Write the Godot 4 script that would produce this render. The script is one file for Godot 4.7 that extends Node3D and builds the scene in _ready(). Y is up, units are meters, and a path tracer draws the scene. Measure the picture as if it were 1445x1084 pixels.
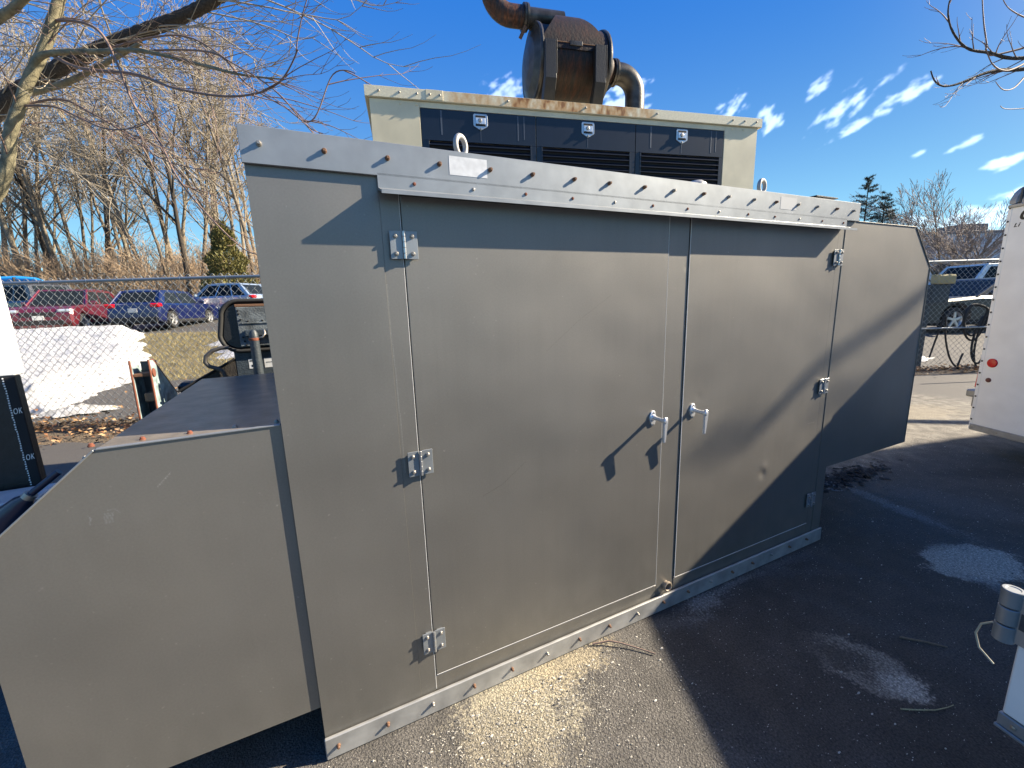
extends Node3D
# A steel generator enclosure in a parking lot in winter sun. Units are metres, y up; the enclosure's front face is the plane z = 0.

# ------------------------------------------------------------------ mesh helper
class MB:
	var v := PackedVector3Array()
	var n := PackedVector3Array()
	var uv := PackedVector2Array()
	var uv2 := PackedVector2Array()
	var c := PackedColorArray()
	var ix := PackedInt32Array()
	var col := Color(1, 1, 1)
	var colored := false
	func vert(p: Vector3, nn: Vector3) -> int:
		v.append(p); n.append(nn)
		uv.append(Vector2((p.x + 0.75) / 4.65, 1.0 - p.y / 2.0))
		if colored: c.append(col)
		return v.size() - 1
	func tri(a: Vector3, b: Vector3, d: Vector3) -> void:   # counterclockwise seen from outside
		var nn := (b - a).cross(d - a).normalized()
		var i := vert(a, nn); vert(b, nn); vert(d, nn)
		ix.append_array([i, i + 2, i + 1])
	func quad(a: Vector3, b: Vector3, d: Vector3, e: Vector3) -> void:
		var nn := (d - a).cross(e - b).normalized()
		var i := vert(a, nn); vert(b, nn); vert(d, nn); vert(e, nn)
		ix.append_array([i, i + 2, i + 1, i, i + 3, i + 2])
	func box(at: Vector3, s: Vector3, ch := 0.0, t := Transform3D.IDENTITY) -> void:
		var h := s * 0.5
		if ch <= 0.0:
			var p: Array[Vector3] = []
			for k in 8: p.append(t * (at + Vector3(h.x if k & 1 else -h.x, h.y if k & 2 else -h.y, h.z if k & 4 else -h.z)))
			quad(p[4], p[5], p[7], p[6]); quad(p[1], p[0], p[2], p[3]); quad(p[5], p[1], p[3], p[7])
			quad(p[0], p[4], p[6], p[2]); quad(p[6], p[7], p[3], p[2]); quad(p[0], p[1], p[5], p[4])
			return
		ch = minf(ch, minf(h.x, minf(h.y, h.z)) * 0.95)
		var q := {}
		for k in 8:
			var sg := Vector3(1 if k & 1 else -1, 1 if k & 2 else -1, 1 if k & 4 else -1)
			for a in 3:
				var w := Vector3(h.x - ch, h.y - ch, h.z - ch)
				w[a] = h[a]
				q[k * 3 + a] = t * (at + w * sg)
		for a in 3:
			var b := (a + 1) % 3
			var d := (a + 2) % 3
			for s2 in [1, 0]:
				var k0: int = s2 << a
				var i0 := k0; var i1 := k0 | (1 << b); var i2 := k0 | (1 << b) | (1 << d); var i3 := k0 | (1 << d)
				if s2 == 1: quad(q[i0 * 3 + a], q[i1 * 3 + a], q[i2 * 3 + a], q[i3 * 3 + a])
				else: quad(q[i3 * 3 + a], q[i2 * 3 + a], q[i1 * 3 + a], q[i0 * 3 + a])
			for s2 in [0, 1]:
				for s3 in [0, 1]:
					var k: int = (s2 << b) | (s3 << d)
					var k2: int = k | (1 << a)
					if s2 == s3: quad(q[k * 3 + b], q[k * 3 + d], q[k2 * 3 + d], q[k2 * 3 + b])
					else: quad(q[k2 * 3 + b], q[k2 * 3 + d], q[k * 3 + d], q[k * 3 + b])
		for k in 8:
			var par: bool = ((k & 1) + ((k >> 1) & 1) + ((k >> 2) & 1)) % 2 == 1
			if par: tri(q[k * 3], q[k * 3 + 1], q[k * 3 + 2])
			else: tri(q[k * 3], q[k * 3 + 2], q[k * 3 + 1])
	func tube(pts: PackedVector3Array, rad: PackedFloat32Array, sides := 6, caps := false) -> void:
		var m := pts.size()
		if m < 2: return
		var d := (pts[1] - pts[0]).normalized()
		var up := Vector3.UP if absf(d.y) < 0.9 else Vector3.RIGHT
		var a := d.cross(up).normalized()
		var first := v.size()
		for i in m:
			var dd := d
			if i < m - 1 and i > 0: dd = (pts[i + 1] - pts[i - 1]).normalized()
			elif i == m - 1: dd = (pts[i] - pts[i - 1]).normalized()
			a = (a - dd * a.dot(dd)).normalized()
			var b := dd.cross(a)
			for k in sides:
				var g := TAU * k / sides
				var nn := a * cos(g) + b * sin(g)
				vert(pts[i] + nn * rad[i], nn)
		for i in m - 1:
			for k in sides:
				var p := first + i * sides + k
				var q := first + i * sides + (k + 1) % sides
				ix.append_array([p, p + sides, q, q, p + sides, q + sides])
		if caps:
			for e in [0, m - 1]:
				var nn := (pts[0] - pts[1]).normalized() if e == 0 else (pts[m - 1] - pts[m - 2]).normalized()
				var ci := vert(pts[e], nn)
				var r0 := v.size()
				for k in sides: vert(v[first + e * sides + k], nn)
				for k in sides:
					if e == 0: ix.append_array([ci, r0 + k, r0 + (k + 1) % sides])
					else: ix.append_array([ci, r0 + (k + 1) % sides, r0 + k])
	func lathe(prof: Array, t: Transform3D, seg := 16) -> void:   # prof: [radius, height] along t's y axis, outside to the right going up; flat between rows
		for i in prof.size() - 1:
			var r0: float = prof[i][0]; var y0: float = prof[i][1]
			var r1: float = prof[i + 1][0]; var y1: float = prof[i + 1][1]
			var nr := (y1 - y0); var ny := (r0 - r1)
			var l := maxf(sqrt(nr * nr + ny * ny), 1e-9)
			var st := v.size()
			for k in seg + 1:
				var g := TAU * k / seg
				var dx := Vector3(cos(g), 0, sin(g))
				var nn := (t.basis * (dx * nr / l + Vector3.UP * ny / l)).normalized()
				vert(t * (dx * r0 + Vector3.UP * y0), nn)
				vert(t * (dx * r1 + Vector3.UP * y1), nn)
			for k in seg:
				var p := st + k * 2
				ix.append_array([p, p + 2, p + 1, p + 1, p + 2, p + 3])
	func prism(poly: PackedVector2Array, z0: float, z1: float, t := Transform3D.IDENTITY, bev := 0.0) -> void:   # poly counterclockwise in xy
		var m := poly.size()
		var inner := poly
		if bev > 0.0:
			inner = PackedVector2Array()
			for i in m:
				var e0 := (poly[i] - poly[(i + m - 1) % m]).normalized()
				var e1 := (poly[(i + 1) % m] - poly[i]).normalized()
				var n0 := Vector2(-e0.y, e0.x); var n1 := Vector2(-e1.y, e1.x)
				var bis := (n0 + n1)
				bis = bis / maxf(bis.length_squared() * 0.5, 0.35)
				inner.append(poly[i] + bis * bev)
		var tris := Geometry2D.triangulate_polygon(inner)
		for k in range(0, tris.size(), 3):
			var a := inner[tris[k]]; var b := inner[tris[k + 1]]; var d := inner[tris[k + 2]]
			if (b - a).cross(d - a) < 0.0:
				var w := b; b = d; d = w
			tri(t * Vector3(a.x, a.y, z1), t * Vector3(b.x, b.y, z1), t * Vector3(d.x, d.y, z1))
			tri(t * Vector3(a.x, a.y, z0), t * Vector3(d.x, d.y, z0), t * Vector3(b.x, b.y, z0))
		for i in m:
			var j := (i + 1) % m
			var a := poly[i]; var b := poly[j]
			var ai := inner[i]; var bi := inner[j]
			quad(t * Vector3(a.x, a.y, z0 + bev), t * Vector3(b.x, b.y, z0 + bev), t * Vector3(b.x, b.y, z1 - bev), t * Vector3(a.x, a.y, z1 - bev))
			if bev > 0.0:
				quad(t * Vector3(a.x, a.y, z1 - bev), t * Vector3(b.x, b.y, z1 - bev), t * Vector3(bi.x, bi.y, z1), t * Vector3(ai.x, ai.y, z1))
				quad(t * Vector3(ai.x, ai.y, z0), t * Vector3(bi.x, bi.y, z0), t * Vector3(b.x, b.y, z0 + bev), t * Vector3(a.x, a.y, z0 + bev))
	func bolt(at: Vector3, t: Basis, r: float, h: float) -> void:   # hex washer-head screw standing out along t's y axis
		var x := Transform3D(t, at)
		lathe([[r * 1.35, -0.001], [r * 1.35, h * 0.3], [r * 1.2, h * 0.42], [r * 0.95, h * 0.42]], x, 10)
		lathe([[r, h * 0.4], [r, h * 0.85], [r * 0.75, h], [0.0, h]], x, 6)
	func mesh() -> ArrayMesh:
		var arr := []
		arr.resize(Mesh.ARRAY_MAX)
		arr[Mesh.ARRAY_VERTEX] = v
		arr[Mesh.ARRAY_NORMAL] = n
		arr[Mesh.ARRAY_TEX_UV] = uv
		if uv2.size() == v.size() and v.size() > 0: arr[Mesh.ARRAY_TEX_UV2] = uv2
		if colored: arr[Mesh.ARRAY_COLOR] = c
		arr[Mesh.ARRAY_INDEX] = ix
		var am := ArrayMesh.new()
		am.add_surface_from_arrays(Mesh.PRIMITIVE_TRIANGLES, arr)
		return am

# ------------------------------------------------------------------ object helpers
var M := {}
var taken := {}

func numbered(s: String, parent: Node) -> String:
	var key := str(parent.get_instance_id()) + s
	var k: int = taken.get(key, 0)
	taken[key] = k + 1
	return s if k == 0 else "%s_%03d" % [s, k]

func put(called: String, mesh: Mesh, mat: Material, parent: Node3D = null, t := Transform3D.IDENTITY) -> MeshInstance3D:
	var o := MeshInstance3D.new()
	var p: Node3D = parent if parent != null else self
	o.name = numbered(called, p)
	o.mesh = mesh
	if mat != null: o.material_override = mat
	o.transform = t
	p.add_child(o, true)
	return o

func thing(called: String, label: String, category: String, at := Vector3.ZERO, turn := 0.0, group := "") -> Node3D:
	var o := Node3D.new()
	o.name = numbered(called, self)
	o.position = at; o.rotation.y = turn
	add_child(o, true)
	tag(o, label, category, group)
	return o

func tag(o: Node, label: String, category: String, group := "") -> void:
	o.set_meta("label", label)
	if category != "": o.set_meta("category", category)
	if group != "": o.set_meta("group", group)

func kind(o: Node, k: String) -> Node:
	o.set_meta("kind", k)
	return o

func copy(src: Node3D, called: String, label: String, at: Vector3, turn: float) -> Node3D:
	var o: Node3D = src.duplicate()
	o.name = numbered(called, self)
	add_child(o, true)
	o.position = at; o.rotation.y = turn
	o.set_meta("label", label)
	return o

func lin(r: float, g: float, b: float) -> Color:
	return Color(r, g, b).linear_to_srgb()

func mat(c: Color, rough := 0.6, metal := 0.0, tex: Texture2D = null, nrm: Texture2D = null, scale := 1.0, nscale := 1.0) -> StandardMaterial3D:
	var m := StandardMaterial3D.new()
	m.albedo_color = c
	m.roughness = rough
	m.metallic = metal
	if tex != null: m.albedo_texture = tex
	if nrm != null:
		m.normal_enabled = true; m.normal_texture = nrm; m.normal_scale = nscale
	if tex != null or nrm != null:
		m.uv1_triplanar = true
		m.uv1_scale = Vector3.ONE * scale
	return m

func noise(freq: float, oct: int, s: int, type := FastNoiseLite.TYPE_SIMPLEX_SMOOTH) -> FastNoiseLite:
	var f := FastNoiseLite.new()
	f.noise_type = type; f.frequency = freq; f.seed = s
	f.fractal_type = FastNoiseLite.FRACTAL_FBM; f.fractal_octaves = oct
	return f

func gray_tex(size: int, freq: float, oct: int, s: int, lo: float, hi: float, type := FastNoiseLite.TYPE_SIMPLEX_SMOOTH) -> ImageTexture:   # a seamless grey noise between lo and hi, to multiply a colour
	var im := noise(freq, oct, s, type).get_seamless_image(size, size)
	im.convert(Image.FORMAT_L8)
	var d := im.get_data()
	for i in d.size(): d[i] = int(clampf(lo + (hi - lo) * d[i] / 255.0, 0.0, 1.0) * 255.0)
	im = Image.create_from_data(size, size, false, Image.FORMAT_L8, d)
	im.convert(Image.FORMAT_RGB8)
	im.generate_mipmaps()
	return ImageTexture.create_from_image(im)

func bump_tex(size: int, freq: float, oct: int, s: int, strength: float, type := FastNoiseLite.TYPE_SIMPLEX_SMOOTH) -> ImageTexture:
	var im := noise(freq, oct, s, type).get_seamless_image(size, size)
	im.convert(Image.FORMAT_RGBA8)
	im.bump_map_to_normal_map(strength)
	return ImageTexture.create_from_image(im)

# the site's own axes: d metres out from the enclosure's near side towards the fence and the parking lot, u metres to the right along the fence
const SITE := Vector3(0.109, 0, 1.364)
const OUT := Vector3(0.427, 0, -0.904)
const ALONG := Vector3(0.904, 0, 0.427)

func lot(u: float, d: float) -> Vector3:
	var p := SITE + OUT * d + ALONG * u
	p.y = ground_height(p)
	return p

func ground_height(p: Vector3) -> float:
	var q := p - SITE
	var d := q.dot(OUT); var u := q.dot(ALONG)
	var r := smoothstep(-2.0, 8.0, u)
	var h := lerpf(0.82 * smoothstep(9.0, 16.0, d) + 0.07 * clampf(d - 16.0, 0.0, 10.0), 0.38 * smoothstep(8.3, 11.5, d), r)
	return h

# ------------------------------------------------------------------ scene
func _ready() -> void:
	make_view()
	make_materials()
	make_ground()
	make_enclosure()
	make_genset()
	make_trailer()
	make_near_door()
	make_left_gear()
	make_fences()
	make_cars()
	make_woods()
	make_near_trees()
	make_right_background()
	make_litter()

func make_view() -> void:
	var cam := Camera3D.new()
	cam.name = "camera"
	cam.fov = 85.06
	cam.near = 0.05; cam.far = 2000.0
	cam.position = Vector3(0.1086, 1.5327, 1.3636)
	cam.rotation_degrees = Vector3(-11.0135, -25.3017, -1.7984)
	add_child(cam)
	cam.current = true
	var env := Environment.new()
	env.background_mode = Environment.BG_SKY
	var sky := Sky.new()
	var sm := ProceduralSkyMaterial.new()
	sm.sky_top_color = lin(0.010, 0.140, 0.56)
	sm.sky_horizon_color = lin(0.46, 0.92, 1.0)
	sm.sky_curve = 0.14
	sm.ground_horizon_color = lin(0.3, 0.3, 0.3)
	sm.ground_bottom_color = lin(0.14, 0.14, 0.14)
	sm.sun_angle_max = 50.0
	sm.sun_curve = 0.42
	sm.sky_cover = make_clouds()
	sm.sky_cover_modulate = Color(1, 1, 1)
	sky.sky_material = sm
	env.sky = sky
	env.background_energy_multiplier = 0.42
	env.tonemap_mode = Environment.TONE_MAPPER_LINEAR
	env.tonemap_exposure = 3.1
	env.sdfgi_enabled = true; env.ssao_enabled = true; env.ssil_enabled = true
	var we := WorldEnvironment.new()
	we.name = "world_environment"
	we.environment = env
	add_child(we)
	var sun := DirectionalLight3D.new()
	sun.name = "sun"
	sun.light_energy = 1.6
	sun.light_color = Color(1.0, 0.94, 0.84)
	sun.light_angular_distance = 0.5
	sun.shadow_enabled = true
	add_child(sun)
	sun.look_at_from_position(Vector3(3.3, 2.05, 1.0) * 10.0, Vector3.ZERO)

func make_clouds() -> ImageTexture:
	var w := 4096; var h := 2048
	var im := Image.create(w, h, false, Image.FORMAT_RGBA8)
	var f := noise(0.55, 5, 5)
	var f2 := noise(0.12, 3, 9)
	# azimuth (from -z towards +x), elevation, half sizes in degrees, tilt, density
	var blobs := [[59.7, 19.9, 1.6, 0.7, 0.55, 0.9], [61.6, 17.4, 3.0, 1.1, 0.6, 1.0], [66.2, 17.3, 3.2, 0.75, 0.35, 1.05], [62.2, 15.5, 2.7, 0.5, 0.4, 0.95], [64.8, 19.0, 1.3, 0.5, 0.5, 0.7],
		[51.4, 19.6, 2.1, 1.2, 0.5, 1.05], [55.5, 17.8, 1.3, 1.5, 0.9, 1.0], [70.7, 12.4, 1.4, 0.35, 0.35, 0.9], [67.8, 12.3, 0.7, 0.25, 0.4, 0.8], [73.6, 10.5, 2.6, 0.6, 0.3, 1.1],
		[71.5, 5.8, 9.0, 1.7, 0.12, 1.1], [75.5, 8.0, 3.0, 0.7, 0.3, 1.1], [25.6, 23.2, 3.6, 2.4, 0.3, 0.85], [39.5, 21.8, 4.0, 2.6, 0.2, 1.1], [32.0, 20.0, 6.0, 1.8, 0.1, 0.9],
		[18.0, 6.0, 12.0, 1.2, 0.1, 0.6], [85.0, 6.0, 8.0, 1.2, 0.1, 0.9]]
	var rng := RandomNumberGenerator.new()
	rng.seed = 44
	for k in 80:  # clouds out of view, made more and larger to whiten the fill light
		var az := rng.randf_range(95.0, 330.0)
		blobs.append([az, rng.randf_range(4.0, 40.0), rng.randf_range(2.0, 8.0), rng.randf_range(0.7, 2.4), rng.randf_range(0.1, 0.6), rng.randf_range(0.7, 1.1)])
	for b in blobs:
		var az: float = b[0]; var el: float = b[1]; var sx: float = b[2] * 0.85; var sy: float = b[3] * 0.85; var tl: float = b[4]; var de: float = b[5]
		var x0 := int((az - sx * 1.9) / 360.0 * w); var x1 := int((az + sx * 1.9) / 360.0 * w)
		var ext := sy * 1.9 + sx * 1.9 * sin(tl)
		var y0 := int((90.0 - el - ext) / 180.0 * h); var y1 := int((90.0 - el + ext) / 180.0 * h)
		for y in range(maxi(y0, 0), mini(y1, h / 2 - 1)):
			for x in range(x0, x1):
				var dx := (x + 0.5) * 360.0 / w - az
				var dy := 90.0 - (y + 0.5) * 180.0 / h - el
				var px := dx * cos(tl) + dy * sin(tl)
				var py := -dx * sin(tl) + dy * cos(tl)
				var r := sqrt(px * px / (sx * sx) + py * py / (sy * sy))
				var t := f.get_noise_2d(px * 0.7 + az * 7.0, py * 1.5) + 0.2 * f2.get_noise_2d(px * 9.0, py * 16.0 + az)
				var al := smoothstep(0.0, 1.0, (1.0 - r) * 1.1 + t * 1.25 + 0.05) * de * smoothstep(1.75, 1.0, r)
				if al <= 0.0: continue
				al = clampf(al, 0.0, 1.0)
				var xx := posmod(x, w)
				var old := im.get_pixel(xx, y).a
				im.set_pixel(xx, y, Color(0.8, 0.82, 0.86, maxf(old, al)))
	return ImageTexture.create_from_image(im)

# ------------------------------------------------------------------ materials
func make_materials() -> void:
	var speck := gray_tex(256, 0.02, 5, 3, 0.72, 1.0)
	var fine := gray_tex(256, 0.12, 3, 4, 0.62, 1.0)
	var blot := gray_tex(256, 0.012, 4, 8, 0.55, 1.0)
	var rough_bump := bump_tex(256, 0.09, 4, 5, 5.0)
	var soft_bump := bump_tex(256, 0.02, 3, 6, 1.0)
	var faint := gray_tex(256, 0.02, 5, 14, 0.9, 1.0)
	M.speck = speck; M.fine = fine; M.blot = blot; M.rough_bump = rough_bump
	# bronze paint of the enclosure: its map covers x -0.75..3.9, y 0..2
	var p := StandardMaterial3D.new()
	p.albedo_color = Color(1, 1, 1)
	p.albedo_texture = make_paint_map()
	p.roughness = 0.46
	p.metallic = 0.6
	p.metallic_specular = 0.5
	p.normal_enabled = true
	p.normal_texture = make_dent_map()
	p.normal_scale = 1.0
	M.paint = p
	M.galv = mat(Color(0.58, 0.60, 0.615), 0.42, 0.5, faint, soft_bump, 1.7, 0.12)
	M.galv_worn = mat(Color(0.67, 0.67, 0.66), 0.5, 0.35, gray_tex(256, 0.02, 5, 15, 0.8, 1.0), soft_bump, 1.7, 0.12)
	M.steel = mat(Color(0.72, 0.73, 0.74), 0.3, 0.8)
	M.chrome = mat(Color(0.86, 0.865, 0.87), 0.24, 0.55)
	M.zinc = mat(Color(0.62, 0.60, 0.57), 0.42, 0.7)
	M.rust = mat(lin(0.27, 0.145, 0.085), 0.85, 0.1, fine, rough_bump, 18.0, 0.8)
	M.rust_red = mat(lin(0.28, 0.09, 0.05), 0.85, 0.0, fine, rough_bump, 18.0, 0.8)
	M.dark = mat(lin(0.012, 0.012, 0.013), 0.8)
	M.black_paint = mat(lin(0.018, 0.018, 0.019), 0.45, 0.0, speck, rough_bump, 3.0, 0.15)
	M.rubber = mat(lin(0.016, 0.016, 0.016), 0.75)
	M.sticker = mat(Color(0.82, 0.83, 0.84), 0.4, 0.1, faint, soft_bump, 6.0, 0.3)
	M.sticker_gray = mat(Color(0.58, 0.60, 0.62), 0.6)
	M.tan = mat(lin(0.76, 0.66, 0.44), 0.5, 0.0, faint, null, 0.7)
	M.navy = mat(lin(0.008, 0.013, 0.026), 0.3, 0.0, faint, null, 1.5)
	M.navy_rain = mat(lin(0.07, 0.085, 0.11), 0.5)
	M.burnt = mat(lin(0.055, 0.034, 0.026), 0.55, 0.35, make_burnt(), rough_bump, 1.3, 0.1)
	M.burnt_steel = mat(lin(0.11, 0.105, 0.10), 0.4, 0.6, blot, rough_bump, 2.5, 0.08)
	M.burnt_elbow = mat(lin(0.2, 0.15, 0.125), 0.5, 0.4, make_burnt(), rough_bump, 2.0, 0.08)
	M.white_panel = mat(lin(0.88, 0.875, 0.85), 0.4, 0.0, gray_tex(256, 0.02, 4, 31, 0.94, 1.0), soft_bump, 0.6, 0.06)
	M.red_lens = mat(Color(0.75, 0.02, 0.05), 0.25)
	M.dark_red = mat(lin(0.10, 0.015, 0.015), 0.4)
	M.ink = mat(Color(0.03, 0.03, 0.06), 0.5)
	M.chalk = mat(Color(0.92, 0.92, 0.90), 0.9)
	M.gray_blue = mat(lin(0.17, 0.20, 0.22), 0.75, 0.0, blot, rough_bump, 3.0, 0.25)
	M.pale_blue = mat(lin(0.42, 0.55, 0.56), 0.6, 0.0, blot, rough_bump, 4.0, 0.3)
	M.slate = mat(lin(0.045, 0.06, 0.075), 0.5, 0.0, speck, rough_bump, 3.0, 0.25)
	M.gray_ledge = mat(lin(0.5, 0.5, 0.49), 0.5, 0.0, faint, soft_bump, 2.0, 0.2)
	M.boot_blue = mat(lin(0.012, 0.02, 0.05), 0.28)
	M.wood = mat(lin(0.30, 0.22, 0.14), 0.85, 0.0, fine, rough_bump, 6.0, 0.4)
	M.foam = mat(lin(0.62, 0.54, 0.30), 0.9, 0.0, fine, rough_bump, 4.0, 0.8)
	M.glass = mat(lin(0.012, 0.016, 0.02), 0.1)
	M.glass.metallic_specular = 0.16
	M.bark_pale = mat(lin(0.46, 0.39, 0.28), 0.9, 0.0, gray_tex(256, 0.05, 4, 51, 0.45, 1.0), rough_bump, 1.4, 0.9)
	M.bark_gray = mat(lin(0.32, 0.265, 0.195), 0.95, 0.0, blot, rough_bump, 1.2, 0.9)
	M.bark_dark = mat(lin(0.11, 0.09, 0.07), 0.95, 0.0, gray_tex(256, 0.06, 4, 52, 0.4, 1.0), rough_bump, 1.6, 1.0)
	M.bark_green = mat(lin(0.36, 0.32, 0.2), 0.9, 0.0, blot, rough_bump, 2.0, 0.8)
	M.twig = mat(lin(0.27, 0.23, 0.175), 0.85)
	M.twig_red = mat(lin(0.20, 0.135, 0.105), 0.7)
	M.twig_pale = mat(lin(0.33, 0.285, 0.215), 0.85)
	M.twig_far = mat(lin(0.27, 0.235, 0.215), 0.9)
	M.brush = mat(lin(0.34, 0.25, 0.165), 0.95)
	M.snow = mat(lin(0.74, 0.745, 0.75), 0.7, 0.0, gray_tex(256, 0.03, 5, 61, 0.55, 1.0), bump_tex(256, 0.05, 4, 62, 3.0), 0.9, 0.3)
	M.concrete = mat(lin(0.36, 0.34, 0.30), 0.9, 0.0, blot, rough_bump, 0.6, 0.4)
	M.wall_far = mat(lin(0.80, 0.81, 0.84), 0.7, 0.0, speck, null, 0.4)

func make_burnt() -> ImageTexture:   # heat-scaled rust: dark blue-grey and brown flakes with vertical runs
	var a := noise(0.02, 4, 21); var b := noise(0.06, 3, 22)
	var im := Image.create(256, 256, false, Image.FORMAT_RGB8)
	for y in 256:
		for x in 256:
			var wx := absf(x - 128.0) * 2.0; var wy := absf(y - 128.0) * 2.0
			var t := clampf(0.5 + 1.1 * a.get_noise_2d(wx * 1.2, wy * 0.35), 0.0, 1.0)
			var k := clampf(0.75 + 0.6 * b.get_noise_2d(wx * 2.0, wy * 0.4), 0.3, 1.0)
			im.set_pixel(x, y, Color(0.50, 0.55, 0.66).lerp(Color(1.0, 0.72, 0.55), t) * k)
	im.generate_mipmaps()
	return ImageTexture.create_from_image(im)

func make_paint_map() -> ImageTexture:
	var w := 1860; var h := 800
	var im := Image.create(w, h, false, Image.FORMAT_RGB8)
	var a := noise(0.004, 4, 71); var b := noise(0.03, 3, 72); var g := noise(0.35, 2, 73)
	var base := lin(0.214, 0.205, 0.187)
	var streak := PackedFloat32Array(); streak.resize(w)
	for x in w: streak[x] = b.get_noise_2d(x * 2.2, 7.0)
	for y in h:
		var low := smoothstep(0.72, 1.0, float(y) / h)
		for x in w:
			var t := 1.0 + 0.055 * a.get_noise_2d(x, y * 0.8) + 0.014 * streak[x] * (0.6 + a.get_noise_2d(x * 0.3 + 900.0, y * 1.5)) + 0.03 * g.get_noise_2d(x, y)
			t += low * 0.05 * b.get_noise_2d(x * 0.8, y * 0.5)
			im.set_pixel(x, y, Color(base.r * t, base.g * t, base.b * (t - 0.012 * low)))
	var rng := RandomNumberGenerator.new(); rng.seed = 7
	for k in 520:   # paint chips and dried splashes, most of them low down and at the left
		var px := rng.randi_range(4, w - 5)
		if rng.randf() < 0.5: px = rng.randi_range(4, 560)
		var py := int(h * (1.0 - pow(rng.randf(), 1.6) * 0.95))
		py = clampi(py, 3, h - 6)
		var light := rng.randf_range(0.08, 0.4) * (1.0 if rng.randf() < 0.25 else 0.5)
		var ln := rng.randi_range(1, 2)
		for yy in ln:
			for xx in rng.randi_range(1, 2):
				im.set_pixel(px + xx, py + yy, im.get_pixel(px + xx, py + yy).lerp(Color(0.8, 0.79, 0.75), light))
	for k in 42:   # faint rain runs
		var px := float(rng.randi_range(4, w - 8)); var py := rng.randi_range(20, h - 200)
		var light := rng.randf_range(0.02, 0.07)
		for yy in rng.randi_range(40, 190):
			px = clampf(px + rng.randf_range(-0.25, 0.25), 2.0, w - 3.0)
			im.set_pixel(int(px), py + yy, im.get_pixel(int(px), py + yy).lerp(Color(0.75, 0.74, 0.7), light * rng.randf()))
	# pale run of old sealant down the left panel, scuffs on the left hood, scratches
	draw_line_on(im, [[0.337, 1.60], [0.336, 1.45], [0.339, 1.38], [0.341, 1.30], [0.343, 1.15], [0.343, 0.98]], Color(0.72, 0.72, 0.7), 0.42, rng)
	draw_line_on(im, [[-0.31, 1.075], [-0.295, 1.09], [-0.275, 1.11]], Color(0.8, 0.8, 0.78), 0.5, rng)
	draw_line_on(im, [[-0.46, 1.005], [-0.455, 1.02], [-0.46, 1.03]], Color(0.7, 0.72, 0.74), 0.5, rng)
	for k in 5: draw_line_on(im, [[-0.43 + 0.004 * k, 1.0], [-0.428 + 0.004 * k, 1.02], [-0.425 + 0.004 * k, 1.028]], Color(0.66, 0.68, 0.7), 0.4, rng)
	draw_line_on(im, [[-0.42, 1.033], [-0.405, 1.034], [-0.395, 1.02]], Color(0.7, 0.72, 0.74), 0.3, rng)
	draw_line_on(im, [[0.62, 0.83], [0.70, 0.86], [0.80, 0.93]], Color(0.35, 0.33, 0.3), 0.4, rng)
	draw_line_on(im, [[0.9, 1.35], [1.05, 1.46], [1.2, 1.55]], Color(0.34, 0.33, 0.31), 0.25, rng)
	draw_line_on(im, [[2.62, 0.80], [2.68, 0.80]], Color(0.7, 0.7, 0.68), 0.5, rng)
	im.generate_mipmaps()
	return ImageTexture.create_from_image(im)

func draw_line_on(im: Image, pts: Array, c: Color, strength: float, rng: RandomNumberGenerator) -> void:
	var w := im.get_width(); var h := im.get_height()
	for i in pts.size() - 1:
		var a := Vector2((pts[i][0] + 0.75) / 4.65 * w, (1.0 - pts[i][1] / 2.0) * h)
		var b := Vector2((pts[i + 1][0] + 0.75) / 4.65 * w, (1.0 - pts[i + 1][1] / 2.0) * h)
		var m := int(a.distance_to(b)) + 1
		for k in m:
			var q := a.lerp(b, float(k) / m)
			var x := clampi(int(q.x), 0, w - 1); var y := clampi(int(q.y), 0, h - 1)
			im.set_pixel(x, y, im.get_pixel(x, y).lerp(c, strength * rng.randf_range(0.3, 1.0)))

func make_dent_map() -> ImageTexture:   # relief of the sheet metal: slow waves, small dents
	var w := 1024; var h := 440
	var im := Image.create(w, h, false, Image.FORMAT_RF)
	var a := noise(0.006, 2, 81)
	var dents := [[2.247, 0.574, 0.026, -3.0], [2.25, 0.61, 0.03, 1.6], [1.604, 1.66, 0.012, -0.5], [1.72, 1.07, 0.02, -0.5], [-0.66, 0.42, 0.06, 0.8], [0.33, 1.86, 0.03, 0.3], [2.3, 1.45, 0.1, 0.25]]
	for y in h:
		for x in w:
			var px := x * 4.65 / w - 0.75; var py := 2.0 - y * 2.0 / h
			var z := 0.5 + 0.035 * a.get_noise_2d(x, y * 1.4)
			for d in dents:
				var q: float = (Vector2(px, py) - Vector2(d[0], d[1])).length_squared() / (d[2] * d[2])
				if q < 6.0: z += d[3] * 0.02 * exp(-q)
			im.set_pixel(x, y, Color(z, z, z))
	var out := Image.create(w, h, false, Image.FORMAT_RGB8)
	for y in h:
		for x in w:
			var dx := im.get_pixel(mini(x + 1, w - 1), y).r - im.get_pixel(maxi(x - 1, 0), y).r
			var dy := im.get_pixel(x, mini(y + 1, h - 1)).r - im.get_pixel(x, maxi(y - 1, 0)).r
			var nn := Vector3(-dx * 9.0, dy * 9.0, 1.0).normalized()
			out.set_pixel(x, y, Color(nn.x * 0.5 + 0.5, nn.y * 0.5 + 0.5, nn.z * 0.5 + 0.5))
	return ImageTexture.create_from_image(out)

# ------------------------------------------------------------------ ground
const GX0 := -1.5
const GX1 := 8.5
const GZ0 := -3.0
const GZ1 := 2.5

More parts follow.
